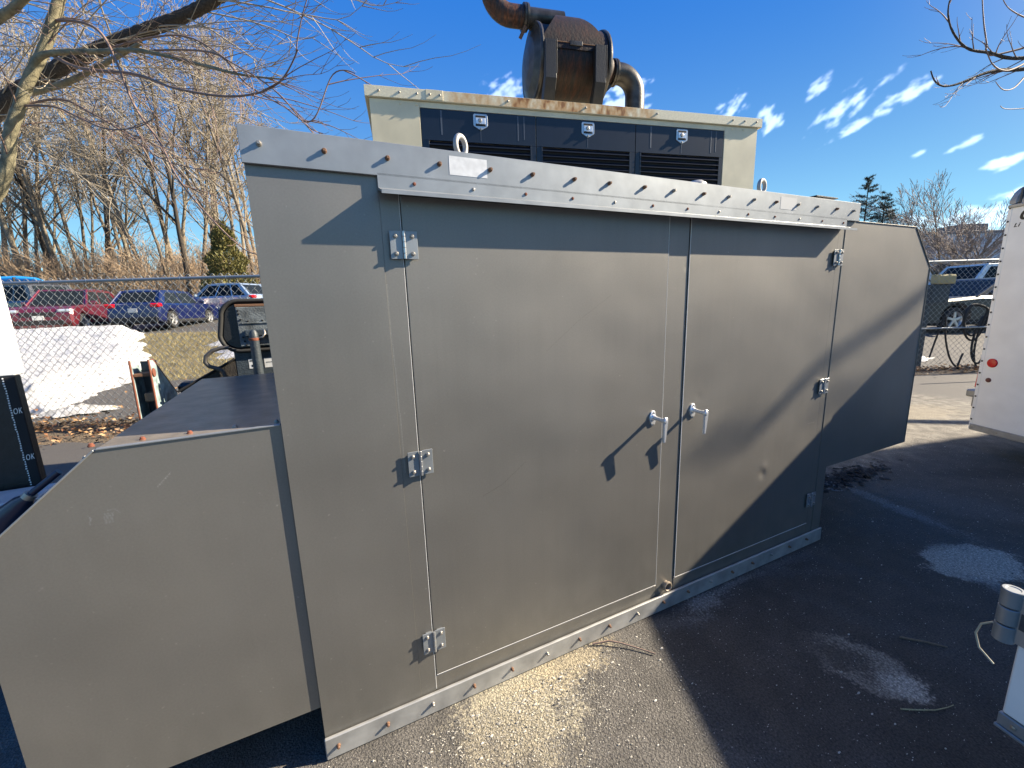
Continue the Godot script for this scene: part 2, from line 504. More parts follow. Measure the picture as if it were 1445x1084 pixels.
func make_stain_map() -> ImageTexture:   # colour of the asphalt by the enclosure: salt, sand, oil, wear, painted shade
	var w := 2000; var h := 1100
	var big := noise(0.9, 4, 91); var mid := noise(6.0, 3, 92); var fin := noise(60.0, 2, 93)
	var im := Image.create(w, h, false, Image.FORMAT_RGB8)
	var lit_base := Color(0.425, 0.415, 0.40); var shade_base := Color(0.345, 0.32, 0.295); var pale := Color(0.58, 0.565, 0.52)
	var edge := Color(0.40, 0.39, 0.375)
	# x, z, half sizes, turn, colour, strength, how broken up
	var spots := [[0.70, 0.10, 0.26, 0.30, 0.5, Color(0.80, 0.77, 0.67), 0.85, 0.8], [0.95, 0.06, 0.25, 0.10, -0.1, Color(0.78, 0.73, 0.61), 0.75, 0.9], [0.55, 0.30, 0.22, 0.2, 0.3, Color(0.6, 0.57, 0.5), 0.5, 0.9],
		[2.03, 0.63, 0.21, 0.145, 1.3, Color(0.68, 0.64, 0.58), 0.9, 0.62], [2.0, 0.57, 0.16, 0.09, 1.3, Color(0.33, 0.30, 0.27), 0.8, 0.9], [2.06, 0.76, 0.09, 0.07, 1.2, Color(0.88, 0.85, 0.79), 0.8, 0.9],
		[3.36, 0.55, 0.30, 0.19, 0.2, Color(0.84, 0.81, 0.75), 0.92, 0.5], [3.2, 0.75, 0.2, 0.08, 1.3, Color(0.60, 0.60, 0.58), 0.7, 0.7],
		[1.75, 0.07, 0.16, 0.05, 0.0, Color(0.62, 0.62, 0.61), 0.8, 1.0], [1.56, 0.11, 0.16, 0.05, 0.25, Color(0.58, 0.58, 0.57), 0.75, 1.0], [2.0, 0.04, 0.3, 0.03, 0.0, Color(0.56, 0.56, 0.55), 0.7, 1.1], [2.45, 0.05, 0.3, 0.04, 0.1, Color(0.5, 0.5, 0.5), 0.5, 1.1],
		[3.78, -0.02, 0.40, 0.06, 1.75, Color(0.60, 0.60, 0.59), 0.7, 1.2], [3.72, 0.16, 0.25, 0.06, 1.7, Color(0.46, 0.48, 0.5), 0.5, 1.0], [4.2, 0.2, 0.5, 0.22, 1.2, Color(0.40, 0.39, 0.38), 0.75, 0.7], [3.4, 0.15, 0.3, 0.2, 0.9, Color(0.30, 0.32, 0.34), 0.5, 0.9],
		[2.35, 0.10, 0.3, 0.05, 0.5, Color(0.40, 0.40, 0.40), 0.6, 1.0], [2.33, 0.50, 0.3, 0.07, 1.2, Color(0.38, 0.375, 0.36), 0.6, 1.0], [2.7, 0.25, 0.3, 0.06, 1.0, Color(0.34, 0.34, 0.35), 0.5, 1.0], [1.75, 0.35, 0.1, 0.05, 1.2, Color(0.33, 0.31, 0.29), 0.7, 0.8],
		[1.45, 0.3, 0.14, 0.5, 0.35, Color(0.24, 0.24, 0.245), 0.5, 0.7], [4.1, -0.42, 0.4, 0.10, 0.1, Color(0.10, 0.10, 0.11), 0.9, 0.7], [5.1, 0.1, 0.5, 0.12, 0.5, Color(0.20, 0.17, 0.16), 0.6, 0.8], [4.9, -0.9, 1.3, 0.3, 0.1, Color(0.63, 0.60, 0.54), 0.7, 0.7], [6.2, -1.4, 1.5, 0.5, 0.3, Color(0.66, 0.62, 0.53), 0.7, 0.6]]
	for y in h:
		var z := GZ0 + (y + 0.5) / h * (GZ1 - GZ0)
		for x in w:
			var px := GX0 + (x + 0.5) / w * (GX1 - GX0)
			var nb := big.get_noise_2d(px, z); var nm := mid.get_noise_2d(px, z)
			var c := lit_base.lerp(shade_base, smoothstep(1.25, 1.6, px + 0.25 * z + 0.25 * nb))  # base colour painted darker along the trailer's cast shadow
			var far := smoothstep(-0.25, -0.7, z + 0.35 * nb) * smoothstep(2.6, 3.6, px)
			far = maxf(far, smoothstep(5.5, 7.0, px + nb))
			c = c.lerp(pale, far * (0.75 + 0.5 * nm))  # far sunlit ground painted paler
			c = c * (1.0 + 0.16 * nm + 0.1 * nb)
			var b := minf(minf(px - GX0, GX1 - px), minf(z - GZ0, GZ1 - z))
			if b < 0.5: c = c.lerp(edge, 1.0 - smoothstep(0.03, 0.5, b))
			im.set_pixel(x, y, c)
	for s in spots:
		var cx: float = s[0]; var cz: float = s[1]; var rx: float = s[2]; var rz: float = s[3]; var tn: float = s[4]
		var col: Color = s[5]; var st: float = s[6]; var br: float = s[7]
		var ext := maxf(rx, rz) * 1.7
		for y in range(int((cz - ext - GZ0) / (GZ1 - GZ0) * h), int((cz + ext - GZ0) / (GZ1 - GZ0) * h)):
			for x in range(int((cx - ext - GX0) / (GX1 - GX0) * w), int((cx + ext - GX0) / (GX1 - GX0) * w)):
				if x < 0 or y < 0 or x >= w or y >= h: continue
				var px := GX0 + (x + 0.5) / w * (GX1 - GX0) - cx; var pz := GZ0 + (y + 0.5) / h * (GZ1 - GZ0) - cz
				var a := (px * cos(tn) + pz * sin(tn)) / rx; var b := (-px * sin(tn) + pz * cos(tn)) / rz
				var q := sqrt(a * a + b * b)
				if q > 1.7: continue
				var t := mid.get_noise_2d((px + cx) * 1.5, (pz + cz) * 1.5) * 0.9 + fin.get_noise_2d(px + cx, pz + cz) * 1.3 * br
				var al := clampf((1.0 - q) * (5.0 if br < 0.65 else 2.2) + t * br * (2.6 if br < 0.65 else 1.3) + 0.15, 0.0, 1.0) * st * smoothstep(1.7, 1.2, q)
				if al > 0.0: im.set_pixel(x, y, im.get_pixel(x, y).lerp(col * (1.0 + 0.25 * fin.get_noise_2d(px + cx + 5.0, pz + cz)), al))
	im.generate_mipmaps()
	return ImageTexture.create_from_image(im)

func make_ground() -> void:
	var g := StandardMaterial3D.new()
	var tile := noise(0.09, 4, 101).get_seamless_image(512, 512)
	var cell := noise(0.075, 2, 102, FastNoiseLite.TYPE_CELLULAR).get_seamless_image(512, 512)
	tile.convert(Image.FORMAT_L8); cell.convert(Image.FORMAT_L8)
	var td := tile.get_data(); var cd := cell.get_data()
	var hd := PackedByteArray(); hd.resize(td.size())
	var ad := PackedByteArray(); ad.resize(td.size() * 3)
	for i in td.size():
		var stone := 1.0 - cd[i] / 255.0
		var t := td[i] / 255.0
		hd[i] = int(clampf(0.6 * stone + 0.4 * t, 0.0, 1.0) * 255.0)
		var a := clampf(0.50 + 0.46 * t + 0.40 * (stone - 0.5), 0.2, 1.0)
		ad[i * 3] = int(a * 255.0); ad[i * 3 + 1] = int(a * 253.0); ad[i * 3 + 2] = int(a * 250.0)
	var him := Image.create_from_data(512, 512, false, Image.FORMAT_L8, hd)
	him.convert(Image.FORMAT_RGBA8)
	him.bump_map_to_normal_map(9.0)
	var aim := Image.create_from_data(512, 512, false, Image.FORMAT_RGB8, ad)
	aim.generate_mipmaps()
	g.albedo_texture = ImageTexture.create_from_image(aim)
	g.normal_enabled = true
	g.normal_texture = ImageTexture.create_from_image(him)
	g.normal_scale = 0.6
	g.roughness = 0.8
	g.detail_enabled = true
	g.detail_blend_mode = BaseMaterial3D.BLEND_MODE_MUL
	g.detail_uv_layer = BaseMaterial3D.DETAIL_UV_2
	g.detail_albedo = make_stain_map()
	M.asphalt = g
	var xs: Array[float] = [-400.0, -150.0, -70.0]
	for k in range(-40, 60): xs.append(float(k))
	xs.append_array([75.0, 150.0, 400.0, GX0, GX1])
	var zs: Array[float] = [-400.0, -150.0, -80.0]
	for k in range(-55, 14): zs.append(float(k))
	zs.append_array([40.0, 150.0, 400.0, GZ1])
	xs.sort(); zs.sort()
	var mb := MB.new()
	for z in zs:
		for x in xs:
			var p := Vector3(x, 0, z)
			p.y = ground_height(p)
			var e := 0.3
			var nn := Vector3(ground_height(p - Vector3(e, 0, 0)) - ground_height(p + Vector3(e, 0, 0)), 2 * e, ground_height(p - Vector3(0, 0, e)) - ground_height(p + Vector3(0, 0, e))).normalized()
			mb.vert(p, nn)
			mb.uv[mb.uv.size() - 1] = Vector2(x / 0.36, z / 0.36)
			mb.uv2.append(Vector2(clampf((x - GX0) / (GX1 - GX0), 0.001, 0.999), clampf((z - GZ0) / (GZ1 - GZ0), 0.001, 0.999)))
	var m := xs.size()
	for j in zs.size() - 1:
		for i in m - 1:
			var a := j * m + i
			mb.ix.append_array([a, a + 1, a + m, a + 1, a + m + 1, a + m])
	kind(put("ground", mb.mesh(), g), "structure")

# ------------------------------------------------------------------ the enclosure
const FRONT := Basis(Vector3(1, 0, 0), Vector3(0, 0, 1), Vector3(0, -1, 0))   # turns a lathe's y axis to +z

func plate(parent: Node3D, called: String, x0: float, x1: float, y0: float, y1: float, z0: float, z1: float, m: Material, ch := 0.0015) -> MeshInstance3D:
	var mb := MB.new()
	mb.box(Vector3((x0 + x1) / 2, (y0 + y1) / 2, (z0 + z1) / 2), Vector3(x1 - x0, y1 - y0, z1 - z0), ch)
	return put(called, mb.mesh(), m, parent)

func make_enclosure() -> void:
	var e := thing("generator_enclosure", "large bronze-brown steel enclosure with two tall doors and side hoods", "enclosure")
	plate(e, "body", 0.001, 2.860, 0.02, 1.99, -1.21, -0.014, M.paint, 0.002)
	plate(e, "left_panel", 0.0, 0.3348, 0.06, 1.93, -0.0135, 0.0022, M.paint, 0.0006)
	plate(e, "jamb", 0.3350, 0.3920, 0.06, 1.93, -0.0135, 0.0017, M.paint, 0.0004)
	var dl := plate(e, "door", 0.3972, 1.4975, 0.1515, 1.862, -0.0135, 0.003, M.paint, 0.0018)
	plate(e, "centre_post", 1.5030, 1.6165, 0.06, 1.93, -0.0135, -0.0010, M.paint, 0.001)
	var dr := plate(e, "door", 1.6215, 2.7165, 0.1515, 1.862, -0.0135, 0.003, M.paint, 0.0018)
	plate(e, "jamb", 2.7205, 2.775, 0.06, 1.93, -0.0135, 0.0, M.paint, 0.001)
	plate(e, "right_panel", 2.776, 2.861, 0.06, 1.93, -0.0135, 0.003, M.paint, 0.0015)
	plate(e, "bottom_rail", 0.3935, 1.501, 0.05, 0.1475, -0.0135, 0.0012, M.paint, 0.002)
	plate(e, "bottom_rail", 1.615, 2.7195, 0.05, 0.1475, -0.0135, 0.0012, M.paint, 0.002)
	plate(e, "top_rail", 0.3935, 1.501, 1.866, 1.93, -0.0135, 0.0005, M.paint, 0.001)
	plate(e, "top_rail", 1.615, 2.7195, 1.866, 1.93, -0.0135, 0.0005, M.paint, 0.001)
	plate(e, "roof", -0.001, 2.862, 1.985, 1.998, -1.215, 0.012, M.galv_worn, 0.002)
	M.bare_edge = mat(lin(0.72, 0.71, 0.68), 0.5)
	plate(e, "jamb_edge", 0.3922, 0.3938, 0.09, 1.905, -0.0135, 0.0020, M.bare_edge, 0.0003)
	for q in [[dl, 1.4964, 1.4978, 0.151, 1.862], [dl, 0.3990, 1.4975, 0.1505, 0.1526], [dr, 1.6208, 1.6226, 0.151, 1.862], [dr, 1.6230, 2.7165, 0.1505, 0.1520]]:
		plate(q[0], "edge_strip", q[1], q[2], q[3], q[4], 0.0, 0.0034, M.bare_edge, 0.0003)
	var fl := plate(e, "top_flashing", -0.004, 2.866, 1.908, 2.0, 0.006, 0.0165, M.galv, 0.0012)
	var bf := plate(e, "bottom_flashing", -0.003, 2.864, 0.004, 0.088, 0.005, 0.0175, M.galv_worn, 0.003)
	# canopy: an angle under the flashing, with a lip
	var mb := MB.new()
	mb.prism(PackedVector2Array([Vector2(0.0165, 1.915), Vector2(0.006, 1.915), Vector2(0.006, 1.871), Vector2(0.060, 1.853), Vector2(0.066, 1.848), Vector2(0.069, 1.848), Vector2(0.069, 1.859), Vector2(0.062, 1.859), Vector2(0.0165, 1.875)]), -2.752, -0.333, Transform3D(Basis(Vector3(0, 0, 1), Vector3(0, 1, 0), Vector3(-1, 0, 0)), Vector3.ZERO))
	var can := put("canopy", mb.mesh(), M.galv, e)
	for k in 13:
		mb = MB.new(); mb.bolt(Vector3(0.44 + 0.19 * k, 1.893, 0.0165), FRONT, 0.004, 0.004)
		put("rivet", mb.mesh(), M.rust_red if k % 3 != 1 else M.zinc, can)
	# screws of both flashings
	var screw := MB.new(); screw.bolt(Vector3.ZERO, FRONT, 0.0054, 0.0135)
	var scm := screw.mesh()
	for k in 18:
		var x := 0.037 + 0.1625 * k + (0.004 if k % 2 == 0 else -0.003)
		put("screw", scm, M.zinc if k == 0 else (M.rust if k < 9 else [M.zinc, M.rust, M.zinc][k % 3]), fl, Transform3D(Basis.IDENTITY, Vector3(x, 1.957, 0.0165)))
		if k < 17: put("screw", scm, M.zinc if k % 3 == 2 else M.rust, bf, Transform3D(Basis.IDENTITY, Vector3(0.038 + 0.1665 * k, 0.049 + 0.0005 * k, 0.0175)))
	for s in [[0.553, 0.680, M.sticker, "label_plate"], [2.183, 2.305, M.sticker_gray, "label_plate"]]:
		plate(fl, s[3], s[0], s[1], 1.930, 1.985, 0.0165, 0.0172, s[2], 0.0)
	# hinges: two leaves, barrel of five knuckles, four screws
	for side in [[0.396, dl, 0], [2.7185, dr, 1]]:
		for hy in [[1.7155, 0.0415], [1.0085, 0.0435], [0.3095, 0.0425]]:
			var cx: float = side[0]; var cy: float = hy[0]; var hh: float = hy[1]
			var par: Node3D = e
			mb = MB.new()
			mb.box(Vector3(cx - 0.0235, cy, 0.0125), Vector3(0.037, hh * 2, 0.0035), 0.0008)
			mb.box(Vector3(cx - 0.018, cy, 0.0055), Vector3(0.02, hh * 1.8, 0.0105), 0.0)
			mb.box(Vector3(cx + 0.0235, cy, 0.0125), Vector3(0.037, hh * 2, 0.0035), 0.0008)
			mb.box(Vector3(cx + 0.024, cy, 0.007), Vector3(0.022, hh * 1.8, 0.0075), 0.0)
			var hg := put("hinge", mb.mesh(), M.galv, par)
			for k in 5:
				mb = MB.new()
				var y0 := cy - hh + hh * 2 * k / 5.0
				mb.lathe([[0.0, y0 + 0.0006], [0.0047, y0 + 0.0006], [0.005, y0 + 0.0012], [0.005, y0 + hh * 0.4 - 0.0012], [0.0047, y0 + hh * 0.4 - 0.0006], [0.0, y0 + hh * 0.4 - 0.0006]], Transform3D(Basis.IDENTITY, Vector3(cx, 0, 0.0165)), 12)
				put("knuckle", mb.mesh(), M.steel, hg)
			for sx in [-1, 1]:
				for sy in [-1, 1]:
					mb = MB.new(); mb.bolt(Vector3(cx + sx * 0.0255, cy + sy * hh * 0.62, 0.014), FRONT, 0.0052, 0.0085)
					put("screw", mb.mesh(), M.zinc, hg)
	# handles: oval plate, stem, lever
	for hx in [1.438, 1.684]:
		var hy := 1.008
		mb = MB.new()
		var t := Transform3D(Basis(Vector3(1, 0, 0), Vector3(0, 0, 1), Vector3(0, -1, 0)).scaled_local(Vector3(0.5, 1, 1.0)), Vector3(hx, hy, 0.003))
		mb.lathe([[0.036, 0.0], [0.036, 0.004], [0.031, 0.007], [0.0, 0.007]], t, 22)
		var hd := put("handle", mb.mesh(), M.chrome, dl if hx < 1.5 else dr)
		mb = MB.new()
		mb.lathe([[0.0145, 0.007], [0.011, 0.012], [0.0085, 0.03], [0.0085, 0.05], [0.0105, 0.060], [0.0105, 0.080], [0.008, 0.083], [0.0, 0.084]], Transform3D(FRONT, Vector3(hx, hy + 0.004, 0.003)), 16)
		put("stem", mb.mesh(), M.chrome, hd)
		mb = MB.new()
		mb.prism(PackedVector2Array([Vector2(-0.010, 0.012), Vector2(-0.0115, 0.0), Vector2(-0.0055, -0.092), Vector2(-0.004, -0.098), Vector2(0.006, -0.098), Vector2(0.0075, -0.092), Vector2(0.0125, 0.0), Vector2(0.010, 0.012), Vector2(0.004, 0.017), Vector2(-0.004, 0.017)]), -0.006, 0.006, Transform3D(Basis(Vector3(1, 0, 0), 0.05), Vector3(hx + 0.003, hy + 0.003, 0.077)), 0.0025)
		put("lever", mb.mesh(), M.chrome, hd)
		for sy in [-1, 1]:
			mb = MB.new(); mb.lathe([[0.0035, 0.006], [0.0035, 0.008], [0.0, 0.0088]], Transform3D(FRONT, Vector3(hx, hy + sy * 0.026, 0.003)), 8)
			put("screw", mb.mesh(), M.zinc, hd)
	# drain pipe stub at the foot of the post
	mb = MB.new()
	mb.lathe([[0.021, -0.012], [0.021, 0.014], [0.0245, 0.015], [0.0255, 0.02], [0.0245, 0.026], [0.0195, 0.027], [0.0175, 0.023], [0.017, -0.012]], Transform3D(FRONT, Vector3(1.562, 0.130, -0.003)), 18)
	var dp := put("drain_pipe", mb.mesh(), mat(lin(0.42, 0.35, 0.27), 0.5, 0.3, M.fine, M.rough_bump, 20.0, 0.4), e)
	mb = MB.new(); mb.lathe([[0.0178, 0.004], [0.0, 0.0041]], Transform3D(FRONT, Vector3(1.562, 0.130, -0.006)), 14)
	put("pipe_plug", mb.mesh(), M.dark, dp)
	# lifting eyes
	for x in [[0.636, 0.55], [2.206, 0.1]]:
		mb = MB.new()
		var pts := PackedVector3Array(); var rad := PackedFloat32Array()
		var b := Basis(Vector3.UP, x[1])
		for k in 25:
			var a := TAU * k / 24.0
			pts.append(Vector3(x[0], 2.058, -0.1) + b * Vector3(cos(a) * 0.026, sin(a) * 0.031, 0)); rad.append(0.0092)
		mb.tube(pts, rad, 10)
		mb.lathe([[0.02, 1.998], [0.02, 2.012], [0.011, 2.022], [0.010, 2.034], [0.0, 2.034]], Transform3D(Basis.IDENTITY, Vector3(x[0], 0, -0.1)), 14)
		put("lifting_eye", mb.mesh(), M.galv_worn, e)
	mb = MB.new(); mb.lathe([[0.052, 1.998], [0.052, 2.05], [0.046, 2.066], [0.028, 2.079], [0.0, 2.083]], Transform3D(Basis.IDENTITY, Vector3(1.866, 0, -0.2)), 20)
	put("roof_vent", mb.mesh(), M.galv_worn, e)
	mb = MB.new(); mb.box(Vector3(2.74, 2.046, -0.115), Vector3(0.20, 0.006, 0.06), 0.001); mb.box(Vector3(2.74, 2.020, -0.145), Vector3(0.20, 0.044, 0.006), 0.001)
	put("roof_angle", mb.mesh(), M.black_paint, e)
	# hoods at both ends
	hood(e, "left_hood", [Vector2(-0.001, 0.20), Vector2(-0.001, 1.199), Vector2(-0.417, 1.199), Vector2(-0.693, 0.951), Vector2(-0.693, 0.20)], true)
	hood(e, "right_hood", [Vector2(2.862, 0.478), Vector2(3.822, 0.472), Vector2(3.808, 1.676), Vector2(3.556, 1.912), Vector2(2.862, 1.912)], false)
	# skids the body stands on
	for z in [-0.2, -1.0]: plate(e, "skid", 0.1, 2.76, 0.0, 0.0195, z - 0.06, z + 0.06, M.dark, 0.0)

func hood(e: Node3D, called: String, poly: Array, left: bool) -> void:
	var pl := PackedVector2Array(poly)
	var mb := MB.new()
	mb.prism(pl, -1.207, -0.0095, Transform3D.IDENTITY, 0.002)
	var o := put(called, mb.mesh(), M.paint, e)
	mb = MB.new()   # front sheet, a hand's breadth of flange turned round the edge
	mb.prism(pl, -0.0094, -0.0075, Transform3D.IDENTITY, 0.0006)
	put("front_sheet", mb.mesh(), M.paint, o)
	var m := pl.size()
	for i in m:   # bright trim where two sheets meet
		var a := pl[i]; var b := pl[(i + 1) % m]
		if absf(a.x - b.x) < 0.02 and (absf(a.x + 0.001) < 0.02 or absf(a.x - 2.862) < 0.02): continue
		if (a.y + b.y) * 0.5 < 0.6: continue
		var d := (b - a).normalized(); var nn := Vector2(d.y, -d.x)
		mb = MB.new()
		var mid := (a + b) * 0.5
		var ln := a.distance_to(b)
		mb.box(Vector3(0, 0.0012, 0), Vector3(ln - 0.004, 0.0042, 0.013), 0.0008, Transform3D(Basis(Vector3(d.x, d.y, 0), Vector3(nn.x, nn.y, 0), Vector3(d.x, d.y, 0).cross(Vector3(nn.x, nn.y, 0))), Vector3(mid.x, mid.y, -0.0098)))
		put("edge_trim", mb.mesh(), M.galv if left else M.paint, o)
	if left:
		M.sheen_paint = mat(lin(0.42, 0.36, 0.29), 0.3, 0.5, M.speck, M.rough_bump, 1.6, 0.05)  # hood top paint, lightened and warmed: reflected sheen put into its colour
		plate(o, "top_sheet", -0.414, -0.003, 1.1992, 1.2006, -1.205, -0.018, M.sheen_paint, 0.0004)
		for x in [-0.437, -0.332, -0.228, -0.120, -0.014]:
			mb = MB.new(); mb.bolt(Vector3(x, 1.2005, -0.046), Basis.IDENTITY, 0.0055, 0.008)
			put("screw", mb.mesh(), M.rust_red if x < -0.2 else M.zinc, o)
		for k in 3:
			var p := Vector2(-0.417, 1.199).lerp(Vector2(-0.693, 0.951), 0.1 + 0.36 * k)
			mb = MB.new(); mb.bolt(Vector3(p.x, p.y, -0.03), Basis(Vector3(0, 0, 1), 0.73), 0.0055, 0.008)
			put("screw", mb.mesh(), M.zinc, o)

func xf(at: Vector3, b := Basis.IDENTITY) -> Transform3D:
	return Transform3D(b, at)

const YZ := Basis(Vector3(0, 0, 1), Vector3(0, 1, 0), Vector3(-1, 0, 0))     # a prism drawn in (z, y), thickness along -x
const SIDE_X := Basis(Vector3(0, -1, 0), Vector3(1, 0, 0), Vector3(0, 0, 1)) # a lathe's y axis along +x

func arc(c: Vector3, a: Vector3, b: Vector3, r: float, from: float, to: float, steps: int) -> PackedVector3Array:
	var o := PackedVector3Array()
	for k in steps + 1:
		var g := lerpf(from, to, float(k) / steps)
		o.append(c + a * cos(g) * r + b * sin(g) * r)
	return o

func even(m: int, r: float) -> PackedFloat32Array:
	var o := PackedFloat32Array(); o.resize(m); o.fill(r)
	return o

# ------------------------------------------------------------------ the tan generator behind
func make_genset() -> void:
	var g := thing("tan_generator", "tan generator with three dark blue louvered doors and a rusty silencer on its roof", "generator", Vector3(0.645, 0, -2.102), deg_to_rad(-11.535))
	plate(g, "body", 0.03, 3.401, 0.55, 3.03, -1.25, -0.016, M.tan, 0.004)
	plate(g, "chassis", 0.0, 3.43, 0.0, 0.545, -1.22, -0.04, M.slate, 0.01)
	plate(g, "left_panel", 0.03, 0.3835, 0.55, 3.018, -0.0155, 0.0, M.tan, 0.002)
	plate(g, "right_panel", 3.0535, 3.401, 0.55, 3.018, -0.0155, 0.0, M.tan, 0.002)
	plate(g, "top_strip", 0.3845, 3.0525, 2.979, 3.018, -0.0155, -0.001, M.tan, 0.001)
	var cap := plate(g, "roof_cap", 0.0, 3.435, 3.02, 3.096, -1.28, 0.016, M.tan, 0.004)
	# rust washed down from the silencer over the cap's front
	var fm := StandardMaterial3D.new()
	var im := Image.create(700, 24, false, Image.FORMAT_RGB8)
	var a := noise(0.05, 3, 211); var b := noise(0.016, 3, 212)
	for x in 700:
		var px := x * 3.435 / 700.0
		var w := smoothstep(0.5, 0.66, px) * (1.0 - smoothstep(2.25, 2.4, px))
		w *= 0.55 + 0.45 * smoothstep(0.95, 1.25, px) * (1.0 - smoothstep(1.9, 2.35, px))
		for y in 24:
			var t := clampf(w * (0.62 + 0.8 * a.get_noise_2d(x * 1.5, y * 0.4) + 0.6 * b.get_noise_2d(x, 3.0)), 0.0, 1.0)
			var c := Color(0.90, 0.86, 0.74).lerp(Color(0.72, 0.50, 0.27), t)
			if t > 0.75: c = c.lerp(Color(0.38, 0.22, 0.12), (t - 0.75) * 2.0)
			im.set_pixel(x, y, c * (0.96 + 0.06 * a.get_noise_2d(x * 4.0, y * 4.0)))
	fm.albedo_texture = ImageTexture.create_from_image(im); fm.roughness = 0.7
	var mb := MB.new()
	mb.quad(Vector3(0.002, 3.024, 0.0175), Vector3(3.433, 3.024, 0.0175), Vector3(3.433, 3.093, 0.0175), Vector3(0.002, 3.093, 0.0175))
	for k in 4: mb.uv[k] = Vector2([0, 1, 1, 0][k], [1, 1, 0, 0][k])
	put("fascia", mb.mesh(), fm, cap)
	mb = MB.new(); mb.box(Vector3(0.498, 3.062, 0.0195), Vector3(0.125, 0.066, 0.003), 0.001)
	var cp := put("patch_plate", mb.mesh(), M.tan, cap)
	mb = MB.new(); mb.bolt(Vector3.ZERO, FRONT, 0.0062, 0.007)
	var bm := mb.mesh()
	for x in [0.1, 0.245, 0.37, 1.06, 1.71, 2.36, 3.12, 3.245, 3.37]: put("screw", bm, M.zinc, cap, xf(Vector3(x, 3.062, 0.0178)))
	for x in [0.463, 0.537]: put("screw", bm, M.zinc, cp, xf(Vector3(x, 3.062, 0.021)))
	for x in [0.245, 0.362, 3.13, 3.25]: put("screw", bm, M.tan, g, xf(Vector3(x, 2.995, 0.0)))
	# doors
	var shield := PackedVector2Array([Vector2(0, -0.062), Vector2(0.052, -0.034), Vector2(0.056, -0.026), Vector2(0.056, 0.046), Vector2(0.048, 0.055), Vector2(-0.048, 0.055), Vector2(-0.056, 0.046), Vector2(-0.056, -0.026), Vector2(-0.052, -0.034)])
	var xs := [0.3865, 1.29, 2.173, 3.0505]
	var lx := [0.84, 1.734, 2.617]
	for k in 3:
		var x0: float = xs[k] + 0.002; var x1: float = xs[k + 1] - 0.004
		var l0: float = [0.435, 1.335, 2.221][k]; var l1: float = [1.243, 2.123, 3.013][k]
		mb = MB.new()   # a sheet with an opening for the louver, on a folded edge
		for r in [[x0, x1, 2.758, 2.975], [x0, l0, 1.6, 2.7575], [l1, x1, 1.6, 2.7575], [l0 + 0.0005, l1 - 0.0005, 1.6, 2.2]]:
			mb.box(Vector3((r[0] + r[1]) / 2, (r[2] + r[3]) / 2, -0.0065), Vector3(r[1] - r[0], r[3] - r[2], 0.013), 0.001)
		var d := put("door", mb.mesh(), M.navy, g)
		plate(d, "louver_back", l0, l1, 2.2, 2.758, -0.0155, -0.0145, M.dark, 0.0)
		for side in [[l0 + 0.006, l0 - 0.006], [l1 - 0.006, l1 + 0.006]]: plate(d, "louver_edge", minf(side[0], side[1]), maxf(side[0], side[1]), 2.2, 2.757, -0.001, 0.004, M.navy, 0.001)
		plate(d, "louver_edge", l0 - 0.006, l1 + 0.006, 2.7575, 2.768, -0.001, 0.004, M.navy, 0.001)
		for j in 13:
			mb = MB.new()
			mb.box(Vector3.ZERO, Vector3(l1 - l0 - 0.014, 0.034, 0.004), 0.001, Transform3D(Basis(Vector3.RIGHT, -0.75), Vector3((l0 + l1) / 2, 2.738 - 0.041 * j, -0.004)))
			put("slat", mb.mesh(), M.navy, d)
		mb = MB.new(); mb.prism(shield, 0.0, 0.006, xf(Vector3(lx[k], 2.907, 0.0005)), 0.0015)
		var lt := put("latch", mb.mesh(), M.steel, d)
		mb = MB.new(); mb.box(Vector3(lx[k], 2.943, 0.0072), Vector3(0.078, 0.014, 0.002), 0.0); mb.box(Vector3(lx[k], 2.882, 0.0072), Vector3(0.078, 0.012, 0.002), 0.0)
		put("latch_slot", mb.mesh(), M.dark, lt)
		mb = MB.new(); mb.box(Vector3(lx[k], 2.912, 0.009), Vector3(0.074, 0.044, 0.005), 0.002)
		put("latch_paddle", mb.mesh(), M.chrome, lt)
		mb = MB.new(); mb.lathe([[0.015, 0.0], [0.015, 0.006], [0.010, 0.008], [0.0, 0.008]], xf(Vector3(lx[k] - 0.004, 2.914, 0.011), FRONT), 12)
		mb.lathe([[0.008, 0.0], [0.008, 0.005], [0.0, 0.006]], xf(Vector3(lx[k], 2.857, 0.0065), FRONT), 10)
		put("lock", mb.mesh(), M.zinc, lt)
		mb = MB.new()   # runs of rain down from the latch and the cap
		for q in [[lx[k], 2.846, 2.77, 0.004], [lx[k] - 0.30, 2.97, 2.80, 0.012], [lx[k] + 0.30, 2.97, 2.79, 0.008], [lx[k] + 0.35, 2.97, 2.8, 0.007]]:
			if k == 1 and q[3] > 0.005: continue
			mb.box(Vector3(q[0], (q[1] + q[2]) / 2, 0.0004), Vector3(q[3], q[1] - q[2], 0.0012), 0.0)
		put("rain_run", mb.mesh(), M.navy_rain, d)
	# silencer
	var ax := 3.655; var az := -0.62
	mb = MB.new()
	mb.lathe([[0.296, 0.0], [0.296, 0.655]], xf(Vector3(1.455, ax, az), SIDE_X), 40)
	var si := put("silencer", mb.mesh(), M.burnt, g)
	for side in [0, 1]:
		mb = MB.new()
		var bs := SIDE_X if side == 1 else Basis(Vector3(0, 1, 0), Vector3(-1, 0, 0), Vector3(0, 0, 1))
		mb.lathe([[0.297, -0.03], [0.308, -0.028], [0.312, -0.012], [0.308, 0.003], [0.29, 0.006], [0.283, 0.003], [0.272, 0.006], [0.2, 0.035], [0.1, 0.05], [0.0, 0.054]], xf(Vector3(1.455 + 0.655 * side, ax, az), bs), 40)
		put("end_cap", mb.mesh(), M.burnt_steel, si)
	mb = MB.new()
	var rows := []
